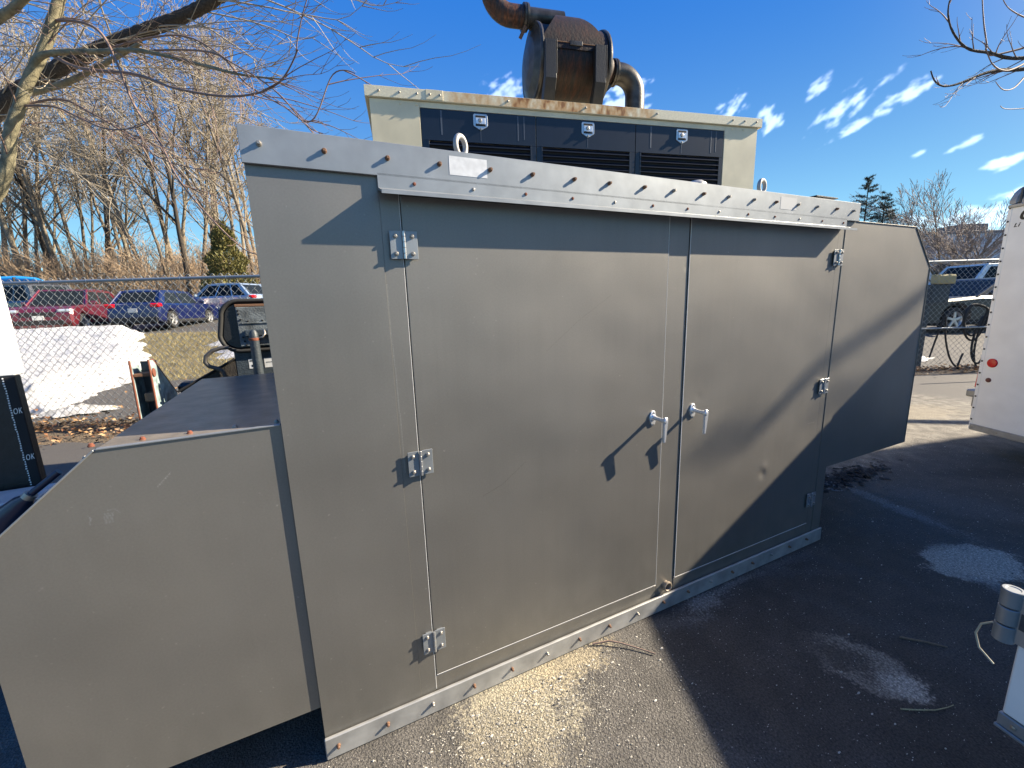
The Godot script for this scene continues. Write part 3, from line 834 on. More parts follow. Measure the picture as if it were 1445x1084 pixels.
	for k in 13:
		var y := lerpf(3.655, 4.022, k / 12.0)
		var zf := -0.62 + 0.305 * sqrt(maxf(0.02, 1.0 - pow((y - 3.655) / 0.385, 2.0)))
		var xl := 1.475 + 0.185 * clampf((y - 3.745) / 0.275, 0.0, 1.0)
		var xr := 2.03 - 0.20 * pow(clampf((y - 3.72) / 0.30, 0.0, 1.0), 1.7)
		rows.append([y, zf, xl, xr])
	for k in 12:
		var a0: Array = rows[k]; var a1: Array = rows[k + 1]
		var nf0 := Vector3(0, (a0[0] - 3.655) / 0.148, (a0[1] + 0.62) / 0.093).normalized(); var nf1 := Vector3(0, (a1[0] - 3.655) / 0.148, (a1[1] + 0.62) / 0.093).normalized()
		var i0 := mb.vert(Vector3(a0[2], a0[0], a0[1]), nf0); mb.vert(Vector3(a0[3], a0[0], a0[1]), nf0); mb.vert(Vector3(a1[3], a1[0], a1[1]), nf1); mb.vert(Vector3(a1[2], a1[0], a1[1]), nf1)
		mb.ix.append_array([i0, i0 + 2, i0 + 1, i0, i0 + 3, i0 + 2])
		mb.quad(Vector3(a0[2], a0[0], -0.8), Vector3(a0[2], a0[0], a0[1]), Vector3(a1[2], a1[0], a1[1]), Vector3(a1[2], a1[0], -0.8))
		mb.quad(Vector3(a0[3], a0[0], a0[1]), Vector3(a0[3], a0[0], -0.8), Vector3(a1[3], a1[0], -0.8), Vector3(a1[3], a1[0], a1[1]))
		mb.quad(Vector3(a0[3], a0[0], -0.8), Vector3(a0[2], a0[0], -0.8), Vector3(a1[2], a1[0], -0.8), Vector3(a1[3], a1[0], -0.8))
	var tp: Array = rows[12]
	mb.quad(Vector3(tp[2], tp[0], tp[1]), Vector3(tp[3], tp[0], tp[1]), Vector3(tp[3], tp[0], -0.8), Vector3(tp[2], tp[0], -0.8))
	put("saddle", mb.mesh(), M.burnt, si)
	plate(si, "seam", 1.478, 2.026, 3.70, 3.706, -0.325, -0.313, M.rust, 0.001)
	for x in [1.47, 1.928]:
		mb = MB.new()
		mb.prism(PackedVector2Array([Vector2(-0.27, 3.69), Vector2(-0.325, 3.69), Vector2(-0.325, 3.44), Vector2(-0.50, 3.10), Vector2(-0.40, 3.10), Vector2(-0.27, 3.40)]), -x - 0.10, -x, Transform3D(YZ, Vector3.ZERO), 0.004)
		put("leg", mb.mesh(), M.black_paint, si)
		plate(si, "leg_flange", x + 0.102, x + 0.108, 3.44, 3.695, -0.335, -0.27, M.burnt_steel, 0.001)
	mb = MB.new(); mb.box(Vector3(1.765, 3.70, -0.322), Vector3(0.115, 0.036, 0.03), 0.003)
	put("lug", mb.mesh(), M.burnt_steel, si)
	# inlet pipe from the upper left
	mb = MB.new()
	mb.tube(PackedVector3Array([Vector3(1.75, 4.015, -0.6), Vector3(1.4, 4.015, -0.6)]), even(2, 0.079), 24)
	put("inlet_pipe", mb.mesh(), M.burnt_steel, si)
	mb = MB.new()
	var pts := PackedVector3Array([Vector3(1.39, 4.015, -0.6)])
	pts.append_array(arc(Vector3(1.27, 4.195, -0.6), Vector3(0, -1, 0), Vector3(-1, 0, 0), 0.18, 0.0, PI / 2, 9))
	pts.append(Vector3(1.09, 4.7, -0.6))
	mb.tube(pts, even(pts.size(), 0.086), 24, true)
	put("inlet_elbow", mb.mesh(), M.burnt_elbow, si)
	mb = MB.new()
	mb.lathe([[0.08, -0.022], [0.104, -0.022], [0.106, -0.003], [0.09, -0.002], [0.09, 0.002], [0.106, 0.003], [0.104, 0.022], [0.08, 0.022]], xf(Vector3(1.395, 4.015, -0.6), SIDE_X), 24)
	put("flange", mb.mesh(), M.burnt_steel, si)
	mb = MB.new(); mb.box(Vector3.ZERO, Vector3(0.03, 0.12, 0.006), 0.001, Transform3D(Basis(Vector3(0, 0, 1), -0.5), Vector3(1.36, 3.87, -0.55)))
	put("strap", mb.mesh(), M.rust, si)
	# outlet pipe down into the roof
	mb = MB.new()
	mb.lathe([[0.2, 0.0], [0.105, 0.09], [0.096, 0.10], [0.096, 0.13]], xf(Vector3(2.13, 3.655, -0.6), SIDE_X), 24)
	put("reducer", mb.mesh(), M.burnt, si)
	mb = MB.new()
	mb.lathe([[0.09, -0.02], [0.112, -0.02], [0.114, -0.003], [0.098, -0.002], [0.098, 0.002], [0.114, 0.003], [0.112, 0.02], [0.09, 0.02]], xf(Vector3(2.262, 3.652, -0.6), SIDE_X), 24)
	put("flange", mb.mesh(), M.burnt_steel, si)
	mb = MB.new()
	pts = PackedVector3Array([Vector3(2.265, 3.65, -0.6)])
	pts.append_array(arc(Vector3(2.315, 3.47, -0.6), Vector3(0, 1, 0), Vector3(1, 0, 0), 0.18, 0.0, PI / 2, 10))
	pts.append(Vector3(2.495, 3.09, -0.6))
	mb.tube(pts, even(pts.size(), 0.092), 26)
	put("outlet_elbow", mb.mesh(), M.burnt_steel, si)
	mb = MB.new(); mb.prism(PackedVector2Array([Vector2(2.06, 3.36), Vector2(2.235, 3.52), Vector2(2.235, 3.56), Vector2(2.06, 3.50)]), -0.6, -0.59)
	put("gusset", mb.mesh(), M.burnt_steel, si)

# ------------------------------------------------------------------ white cargo trailer on the right
func make_trailer() -> void:
	var t := thing("cargo_trailer", "white sheet-sided cargo trailer with a round red reflector and black rivets", "trailer", Vector3(5.743, 0, -0.246), atan2(-0.925, -0.38))
	plate(t, "body", 0.006, 6.6, 0.23, 2.21, -2.08, -0.004, M.white_panel, 0.003)
	for k in 6: plate(t, "side_panel", 0.002 + 1.1 * k, 1.098 + 1.1 * k, 0.256, 2.205, -0.0035, 0.0, M.white_panel, 0.0008)
	plate(t, "corner_trim", -0.012, 0.018, 0.20, 2.215, -0.03, 0.002, M.white_panel, 0.002)
	var rail := plate(t, "bottom_rail", -0.004, 6.6, 0.196, 0.254, -0.05, 0.006, M.galv_worn, 0.004)
	plate(t, "floor", 0.01, 6.59, 0.20, 0.229, -2.07, -0.051, M.dark, 0.0)
	var rivet := MB.new(); rivet.lathe([[0.008, 0.0], [0.008, 0.003], [0.0, 0.006]], Transform3D(FRONT, Vector3.ZERO), 10)
	var rm := rivet.mesh()
	for k in 18: put("rivet", rm, M.ink, t, xf(Vector3(0.003, 0.30 + 0.1122 * k, 0.0025)))
	for k in 12: put("rivet", rm, M.zinc, rail, xf(Vector3(0.02 + 0.2 * k, 0.226, 0.006)))
	# rounded roof with a cap at the end
	var pf := PackedVector2Array()
	for k in 9:
		var g := PI / 2 * k / 8.0
		pf.append(Vector2(-0.15 + 0.155 * cos(g), 2.235 + 0.155 * sin(g)))
	for k in 9:
		var g := PI / 2 + PI / 2 * k / 8.0
		pf.append(Vector2(-1.93 + 0.155 * cos(g), 2.235 + 0.155 * sin(g)))
	var mb := MB.new(); mb.prism(pf, -6.6, -0.06, Transform3D(YZ, Vector3.ZERO))
	var roof := put("roof", mb.mesh(), M.galv_worn, t)
	mb = MB.new(); mb.prism(pf, -0.059, 0.028, Transform3D(YZ, Vector3(0, 0.004, 0.003)), 0.022)
	put("end_bow", mb.mesh(), M.galv_worn, roof)
	plate(t, "drip_rail", -0.012, 6.6, 2.207, 2.234, -0.03, 0.012, M.galv_worn, 0.004)
	plate(roof, "seam_strip", 0.062, 0.078, 2.235, 2.36, -0.01, 0.009, M.slate, 0.002)
	for q in [[0.0845, 0.852, 0.041, M.red_lens, "reflector"], [0.079, 0.692, 0.021, M.dark_red, "marker_light"]]:
		mb = MB.new(); mb.lathe([[q[2], 0.0], [q[2], 0.004], [q[2] * 0.85, 0.009], [0.0, 0.011]], Transform3D(FRONT, Vector3(q[0], q[1], 0.0)), 24)
		put(q[4], mb.mesh(), q[3], t)
	mb = MB.new(); mb.prism(PackedVector2Array([Vector2(-0.055, 0.60), Vector2(-0.008, 0.60), Vector2(-0.008, 1.02), Vector2(-0.03, 1.02)]), -0.11, -0.035, Transform3D.IDENTITY, 0.006)
	put("tail_light", mb.mesh(), M.red_lens, t)
	mb = MB.new(); mb.box(Vector3(-0.07, 0.53, -0.1), Vector3(0.12, 0.07, 0.1), 0.01); mb.box(Vector3(-0.05, 0.45, -0.1), Vector3(0.06, 0.1, 0.08), 0.01)
	put("door_latch", mb.mesh(), M.galv_worn, t)
	var f := SystemFont.new(); f.font_names = PackedStringArray(["Droid Sans"]); f.font_weight = 700
	var tm := TextMesh.new(); tm.text = "C"; tm.font = f; tm.font_size = 64; tm.pixel_size = 0.0019; tm.depth = 0.0012
	tm.horizontal_alignment = HORIZONTAL_ALIGNMENT_LEFT; tm.vertical_alignment = VERTICAL_ALIGNMENT_BOTTOM
	put("lettering", tm, M.ink, t, xf(Vector3(0.058, 2.062, 0.0006), Basis(Vector3(1.25, 0, 0), Vector3(0.22, 1, 0), Vector3(0, 0, 1))))
	var tm2 := TextMesh.new(); tm2.text = "Li"; tm2.font = f; tm2.font_size = 48; tm2.pixel_size = 0.0009; tm2.depth = 0.0012
	tm2.horizontal_alignment = HORIZONTAL_ALIGNMENT_LEFT; tm2.vertical_alignment = VERTICAL_ALIGNMENT_BOTTOM
	put("lettering", tm2, M.ink, t, xf(Vector3(0.044, 2.030, 0.0006), Basis(Vector3(1.2, 0, 0), Vector3(0.3, 1, 0), Vector3(0, 0, 1))))
	for x in [2.9, 3.7]:
		mb = MB.new(); mb.lathe([[0.2, -0.18], [0.29, -0.18], [0.31, -0.15], [0.31, -0.03], [0.29, 0.0], [0.19, 0.0]], xf(Vector3(x, 0.31, 0.02), FRONT), 28)
		var w := put("wheel", mb.mesh(), M.rubber, t)
		mb = MB.new(); mb.lathe([[0.195, -0.04], [0.18, -0.02], [0.1, -0.05], [0.05, -0.02], [0.0, -0.02]], xf(Vector3(x, 0.31, 0.02), FRONT), 24)
		put("rim", mb.mesh(), M.galv, w)

func make_near_door() -> void:
	var t := thing("utility_trailer", "corner of a low white trailer with a galvanized hinge, close at right", "trailer", Vector3(1.644, 0, 1.079), atan2(-0.974, -0.226))
	plate(t, "side_panel", 0.0, 1.3, 0.432, 1.0, -0.035, 0.0, M.white_panel, 0.004)
	plate(t, "body", 0.02, 1.28, 0.40, 0.985, -0.72, -0.036, M.white_panel, 0.004)
	var rail := plate(t, "bottom_rail", -0.004, 1.304, 0.396, 0.431, -0.04, 0.004, M.galv, 0.002)
	plate(rail, "lower_lip", -0.006, 1.306, 0.386, 0.3955, -0.04, 0.009, M.galv, 0.002)
	var mb := MB.new(); mb.lathe([[0.006, 0.0], [0.006, 0.003], [0.0, 0.005]], Transform3D(FRONT, Vector3(0.028, 0.413, 0.004)), 12)
	put("rivet", mb.mesh(), M.zinc, rail)
	var hg := plate(t, "hinge", -0.012, 0.11, 0.640, 0.768, 0.001, 0.007, M.galv, 0.0015)
	for k in 3:
		var y0 := 0.632 + 0.05 * k
		mb = MB.new(); mb.lathe([[0.010, y0 + 0.0015], [0.0195, y0 + 0.0015], [0.021, y0 + 0.003], [0.021, y0 + 0.046], [0.0195, y0 + 0.0475], [0.014, y0 + 0.0475], [0.012, y0 + 0.046], [0.0, y0 + 0.046]], xf(Vector3(-0.024, 0, 0.004)), 22)
		put("knuckle", mb.mesh(), M.galv, hg)
	plate(hg, "leaf_gap", 0.0, 0.06, 0.683, 0.727, 0.0072, 0.0085, M.slate, 0.0)
	for x in [0.3, 0.9]:
		mb = MB.new(); mb.lathe([[0.12, -0.14], [0.19, -0.14], [0.2, -0.12], [0.2, -0.02], [0.19, 0.0], [0.12, 0.0]], xf(Vector3(x + 0.2, 0.2, -0.2), FRONT), 24)
		put("wheel", mb.mesh(), M.rubber, t)
	mb = MB.new()
	mb.tube(PackedVector3Array([Vector3(-0.02, 0.668, 0.02), Vector3(-0.045, 0.668, 0.012), Vector3(-0.066, 0.645, 0.01), Vector3(-0.074, 0.61, 0.008), Vector3(-0.062, 0.575, 0.008), Vector3(-0.03, 0.552, 0.006)]), even(6, 0.0024), 8, true)
	put("wire", mb.mesh(), mat(lin(0.4, 0.37, 0.28), 0.5), t)

# ------------------------------------------------------------------ gear behind the left hood
func make_left_gear() -> void:
	var t := thing("steel_cabinet", "black steel panel with chalked OK marks under a white upper sheet, far left", "cabinet", Vector3(-1.17, 0, -1.4))
	plate(t, "lower_panel", -0.85, 0.0, 0.0, 1.266, -0.05, 0.0, M.black_paint, 0.003)
	plate(t, "edge_flange", -0.036, -0.001, 0.70, 1.262, 0.0005, 0.003, M.dark, 0.001)
	plate(t, "upper_sheet", -0.85, 0.004, 1.268, 1.95, -0.08, 0.0, M.white_panel, 0.004)
	var mb := MB.new()
	var rng := RandomNumberGenerator.new(); rng.seed = 5
	for k in 46: mb.lathe([[0.0042, -0.002], [0.0035, 0.002], [0.0, 0.003]], xf(Vector3(-0.039 + rng.randf_range(-0.002, 0.002), 0.73 + 0.0117 * k, 0.0005), FRONT), 6)
	kind(put("weld_bead", mb.mesh(), M.chalk, t), "stuff")
	var f := SystemFont.new(); f.font_names = PackedStringArray(["Droid Sans"])
	for q in [[-0.034, 1.075], [-0.033, 0.845]]:
		var tm := TextMesh.new(); tm.text = "OK"; tm.font = f; tm.font_size = 40; tm.pixel_size = 0.00072; tm.depth = 0.0008
		tm.horizontal_alignment = HORIZONTAL_ALIGNMENT_LEFT; tm.vertical_alignment = VERTICAL_ALIGNMENT_BOTTOM
		put("chalk_mark", tm, M.chalk, t, xf(Vector3(q[0], q[1], 0.0037), Basis(Vector3(0.8, 0.1, 0), Vector3(0.1, 1.3, 0), Vector3(0, 0, 1))))
	t = thing("equipment_base", "grey steel ledge of a machine base below the black panel", "machine base", Vector3(-1.15, 0, -1.15))
	plate(t, "ledge", -0.9, 0.06, 0.66, 0.735, -0.2, 0.0, M.gray_ledge, 0.006)
	plate(t, "front_sheet", -0.9, 0.02, 0.0, 0.659, -0.2, -0.012, M.gray_ledge, 0.004)
	t = thing("hydraulic_strut", "dark blue tapered strut with a collar leaning on the grey ledge", "strut", Vector3(-1.14, 0.0, -1.0))
	mb = MB.new()
	mb.tube(PackedVector3Array([Vector3(-0.10, 0.52, 0), Vector3(-0.02, 0.655, 0), Vector3(0.04, 0.73, 0), Vector3(0.085, 0.775, 0.0), Vector3(0.105, 0.795, 0)]), PackedFloat32Array([0.062, 0.058, 0.05, 0.036, 0.018]), 20, true)
	put("boot", mb.mesh(), M.boot_blue, t)
	mb = MB.new()
	mb.tube(PackedVector3Array([Vector3(0.10, 0.79, 0), Vector3(0.115, 0.806, 0)]), even(2, 0.023), 16, true)
	put("collar", mb.mesh(), M.zinc, t)
	mb = MB.new()
	mb.tube(PackedVector3Array([Vector3(0.115, 0.806, 0), Vector3(0.215, 0.885, 0)]), even(2, 0.014), 14, true)
	put("rod", mb.mesh(), M.boot_blue, t)
	mb = MB.new(); mb.box(Vector3(-0.11, 0.25, 0), Vector3(0.09, 0.5, 0.09), 0.004)
	put("foot", mb.mesh(), M.black_paint, t)
	# control box on a post
	t = thing("control_box", "round-cornered black control box with a grey back plate on a pipe post", "control box", Vector3(0, 0, -1.75))
	var rr := PackedVector2Array()
	for q in [[-0.30, 1.385, PI, 1.5 * PI], [0.10, 1.385, 1.5 * PI, TAU], [0.10, 1.495, 0.0, 0.5 * PI], [-0.28, 1.495, 0.5 * PI, PI]]:
		for k in 7:
			var g: float = lerpf(q[2], q[3], k / 6.0)
			rr.append(Vector2(q[0] + 0.10 * cos(g), q[1] + 0.10 * sin(g)))
	mb = MB.new(); mb.prism(rr, -0.26, -0.012, Transform3D.IDENTITY, 0.02)
	var cb := put("shell", mb.mesh(), M.black_paint, t)
	mb = MB.new()
	var rim := PackedVector3Array()
	for q in rr: rim.append(Vector3(q.x, q.y, -0.012))
	rim.append(rim[0]); rim.append(rim[1])
	mb.tube(rim, even(rim.size(), 0.013), 8)
	put("rubber_rim", mb.mesh(), M.rubber, cb)
	plate(t, "back_plate", -0.297, 0.09, 1.312, 1.556, -0.011, 0.002, M.gray_blue, 0.003)
	plate(t, "top_strip", -0.30, 0.09, 1.558, 1.574, -0.05, 0.0, M.rust, 0.002)
	plate(t, "stiffener", -0.275, 0.09, 1.452, 1.462, 0.002, 0.008, M.gray_blue, 0.002)
	plate(t, "bracket", -0.262, 0.06, 1.375, 1.415, 0.002, 0.03, M.slate, 0.004)
	mb = MB.new(); mb.lathe([[0.006, 0.0], [0.006, 0.004], [0.0, 0.006]], Transform3D(FRONT, Vector3.ZERO), 8)
	var hm := mb.mesh()
	for q in [[-0.285, 1.535], [-0.283, 1.515], [-0.276, 1.48], [-0.24, 1.468], [-0.16, 1.47], [-0.278, 1.37], [-0.272, 1.345], [-0.265, 1.32]]: put("bolt", hm, M.dark, t, xf(Vector3(q[0], q[1], 0.002)))
	mb = MB.new(); mb.tube(PackedVector3Array([Vector3(-0.214, 0.55, 0.065), Vector3(-0.214, 1.352, 0.065)]), even(2, 0.027), 18)
	mb.tube(PackedVector3Array([Vector3(-0.214, 1.366, 0.065), Vector3(-0.214, 1.392, 0.063), Vector3(-0.214, 1.405, 0.05)]), PackedFloat32Array([0.0265, 0.026, 0.016]), 18, true)
	put("post", mb.mesh(), M.slate, t)
	mb = MB.new(); mb.lathe([[0.028, 1.350], [0.029, 1.354], [0.029, 1.364], [0.027, 1.367]], xf(Vector3(-0.214, 0, 0.065)), 18)
	put("rusty_collar", mb.mesh(), M.rust_red, t)
	mb = MB.new(); mb.tube(PackedVector3Array([Vector3(-0.185, 1.365, 0.07), Vector3(-0.165, 1.37, 0.08), Vector3(-0.15, 1.39, 0.07), Vector3(-0.155, 1.41, 0.05)]), even(4, 0.006), 8, true)
	put("hook", mb.mesh(), M.zinc, t)
	plate(t, "lower_box", -0.345, 0.10, 0.75, 1.285, -0.2, -0.03, M.slate, 0.006)
	plate(t, "label_plate", -0.272, -0.215, 1.166, 1.228, -0.03, -0.0285, M.sticker, 0.0)
	plate(t, "label_plate", -0.185, -0.11, 1.166, 1.228, -0.03, -0.0285, M.sticker, 0.0)
	mb = MB.new(); mb.box(Vector3(-0.243, 1.216, -0.028), Vector3(0.045, 0.008, 0.001)); mb.box(Vector3(-0.243, 1.183, -0.028), Vector3(0.03, 0.014, 0.001)); mb.box(Vector3(-0.15, 1.2, -0.028), Vector3(0.05, 0.004, 0.001))
	put("print", mb.mesh(), M.ink, t)
	mb = MB.new()
	var hose := PackedVector3Array([Vector3(-0.36, 1.312, 0.0), Vector3(-0.405, 1.312, 0.0), Vector3(-0.452, 1.297, 0.0), Vector3(-0.487, 1.265, 0.0), Vector3(-0.495, 1.23, 0.0), Vector3(-0.478, 1.204, 0.0), Vector3(-0.44, 1.187, 0.0), Vector3(-0.412, 1.168, 0.0), Vector3(-0.40, 1.12, 0.0), Vector3(-0.40, 0.9, 0.0)])
	mb.tube(hose, even(hose.size(), 0.0125), 10)
	put("hose", mb.mesh(), mat(lin(0.055, 0.052, 0.05), 0.5), t)
	mb = MB.new(); mb.prism(PackedVector2Array([Vector2(-0.60, 1.095), Vector2(-0.345, 1.095), Vector2(-0.345, 1.235)]), -0.04, -0.03)
	put("gusset", mb.mesh(), mat(lin(0.055, 0.045, 0.035), 0.7, 0.0, M.blot, M.rough_bump, 4.0, 0.4), t)
	mb = MB.new(); mb.tube(PackedVector3Array([Vector3(-0.66, 1.062, -0.02), Vector3(-0.345, 1.237, -0.02)]), even(2, 0.008), 6)
	put("gusset_edge", mb.mesh(), M.dark, t)
	# lifting bracket of a trailer frame
	t = thing("steel_bracket", "upright steel channel bracket with a pale blue side and rusty edges", "bracket", Vector3(-0.81, 0, -1.75))
	mb = MB.new(); mb.prism(PackedVector2Array([Vector2(-0.01, 0.0), Vector2(0.03, 0.0), Vector2(0.0, 1.268), Vector2(-0.07, 1.262), Vector2(-0.42, 1.0), Vector2(-0.42, 0.9), Vector2(-0.1, 0.0)]), -0.047, -0.039, Transform3D(YZ, Vector3.ZERO), 0.001)
	put("side_plate", mb.mesh(), M.pale_blue, t)
	mb = MB.new(); mb.prism(PackedVector2Array([Vector2(-0.01, 0.0), Vector2(0.03, 0.0), Vector2(0.0, 1.268), Vector2(-0.07, 1.262), Vector2(-0.42, 1.0), Vector2(-0.42, 0.9), Vector2(-0.1, 0.0)]), 0.04, 0.048, Transform3D(YZ, Vector3.ZERO), 0.001)
	put("side_plate", mb.mesh(), M.pale_blue, t)
	plate(t, "web", -0.038, 0.038, 0.0, 1.25, -0.16, -0.15, M.slate, 0.0)
	plate(t, "cross_bar", -0.038, 0.038, 1.172, 1.192, -0.10, -0.005, M.rust, 0.003)
	plate(t, "block", -0.012, 0.034, 1.02, 1.07, -0.12, -0.02, M.wood, 0.004)
	mb = MB.new()
	mb.tube(PackedVector3Array([Vector3(-0.043, 0.6, 0.02), Vector3(-0.043, 1.27, 0.0)]), even(2, 0.0055), 6, true)
	mb.tube(PackedVector3Array([Vector3(0.044, 0.6, 0.02), Vector3(0.044, 1.27, 0.0), Vector3(0.044, 1.264, -0.07), Vector3(0.044, 1.0, -0.42)]), even(4, 0.0055), 6, true)
	put("rusty_edge", mb.mesh(), M.rust_red, t)
	mb = MB.new(); mb.lathe([[0.026, 0.0], [0.026, 0.006], [0.0, 0.008]], Transform3D(Basis(Vector3(0, -1, 0), Vector3(1, 0, 0), Vector3(0, 0, 1)), Vector3(0.048, 1.19, -0.03)), 12)
	put("bolt", mb.mesh(), M.rust_red, t)
	mb = MB.new(); mb.box(Vector3(0.13, 1.04, -0.34), Vector3(0.09, 0.07, 0.12), 0.02); mb.box(Vector3(0.10, 0.5, -0.34), Vector3(0.05, 1.0, 0.06), 0.01)
	put("clamp", mb.mesh(), M.black_paint, t)

# ------------------------------------------------------------------ chain-link fences
func make_fences() -> void:
	fence("chain_link_fence", "chain-link fence at left in front of the snow bank and parked cars", Vector3(-9.5, 0, -9.35), Vector3(0.9, 0, -4.85), 2.02, 0)
	fence("chain_link_fence", "chain-link fence at right with black hoses hung on it", Vector3(7.6, 0, -3.95), Vector3(14.6, 0, -0.62), 2.06, 1)

func fence(called: String, label: String, a: Vector3, b: Vector3, h: float, rails: int) -> void:
	var f := thing(called, label, "fence", a, 0.0, "chain-link fences")
	var d := b - a; var L := d.length(); d /= L
	var tn := Basis(d, Vector3.UP, d.cross(Vector3.UP))
	var s := 0.053; var rh := 0.053
	var n := int(L / s); var rows := int((h + 0.045) / rh)
	var mb := MB.new()
	var rng := RandomNumberGenerator.new(); rng.seed = 17
	for k in n:
		var pts := PackedVector3Array(); var sag := 0.0
		for j in rows + 1:
			var sg := 1.0 if (j + k) % 2 == 0 else -1.0
			sag += rng.randf_range(-0.0015, 0.0015)
			pts.append(tn * Vector3(k * s + sg * s * 0.5 + sag * 0.4, 0.03 + j * rh, sg * 0.003))
		mb.tube(pts, even(pts.size(), 0.0042 if rails == 0 else 0.003), 3)
	kind(put("chain_link_mesh", mb.mesh(), M.galv, f), "stuff")
	for q in [[h - 0.03, 0.021]] if rails == 0 else [[h - 0.03, 0.021], [0.80, 0.017]]:
		mb = MB.new(); mb.tube(PackedVector3Array([tn * Vector3(0, q[0], 0.024), tn * Vector3(L, q[0], 0.024)]), even(2, q[1]), 14)
		put("top_rail" if q[0] > 1.0 else "middle_rail", mb.mesh(), M.galv, f)
	for x in ([1.1, 5.1, 10.7] if rails == 0 else [0.4, 6.6]):
		if x > L: continue
		mb = MB.new(); mb.tube(PackedVector3Array([tn * Vector3(x, 0, 0.03), tn * Vector3(x, h, 0.03)]), even(2, 0.028), 14, true)
		mb.lathe([[0.034, h], [0.034, h + 0.02], [0.02, h + 0.04], [0.0, h + 0.045]], xf(tn * Vector3(x, 0, 0.03)), 14)
		put("post", mb.mesh(), M.galv, f)
	for k in int(L / 0.61):
		mb = MB.new(); mb.lathe([[0.0245, -0.005], [0.027, 0.0], [0.0245, 0.005]], Transform3D(Basis(Vector3(0, -1, 0), d, Vector3(0, -1, 0).cross(d)), tn * Vector3(0.3 + 0.61 * k, h - 0.03, 0.024)), 10)
		put("tie", mb.mesh(), M.steel, f)

# ------------------------------------------------------------------ cars
func car_paint(c: Color, metal := 0.3) -> StandardMaterial3D:
	var m := mat(c, 0.35, metal)
	m.clearcoat_enabled = true; m.clearcoat = 1.0; m.clearcoat_roughness = 0.06
	return m

func face_quad(mb: MB, q: Array, s0: float, s1: float, t0: float, t1: float, out := 0.004, slant0 := 0.0, slant1 := 0.0) -> void:   # q: four corners counterclockwise, lower left first; a piece of that face, set proud
	var nn: Vector3 = ((q[2] - q[0]) as Vector3).cross(q[3] - q[1]).normalized() * out
	var p := func(s: float, t: float) -> Vector3: return (q[0] as Vector3).lerp(q[1], s).lerp((q[3] as Vector3).lerp(q[2], s), t) + nn
	var a: Vector3 = p.call(s0, t0); var b: Vector3 = p.call(s1, t0); var c: Vector3 = p.call(s1 - slant1, t1); var d: Vector3 = p.call(s0 + slant0, t1)
	mb.quad(a, b, c, d)
	mb.quad(a, a - nn * 2, b - nn * 2, b); mb.quad(b, b - nn * 2, c - nn * 2, c); mb.quad(c, c - nn * 2, d - nn * 2, d); mb.quad(d, d - nn * 2, a - nn * 2, a)

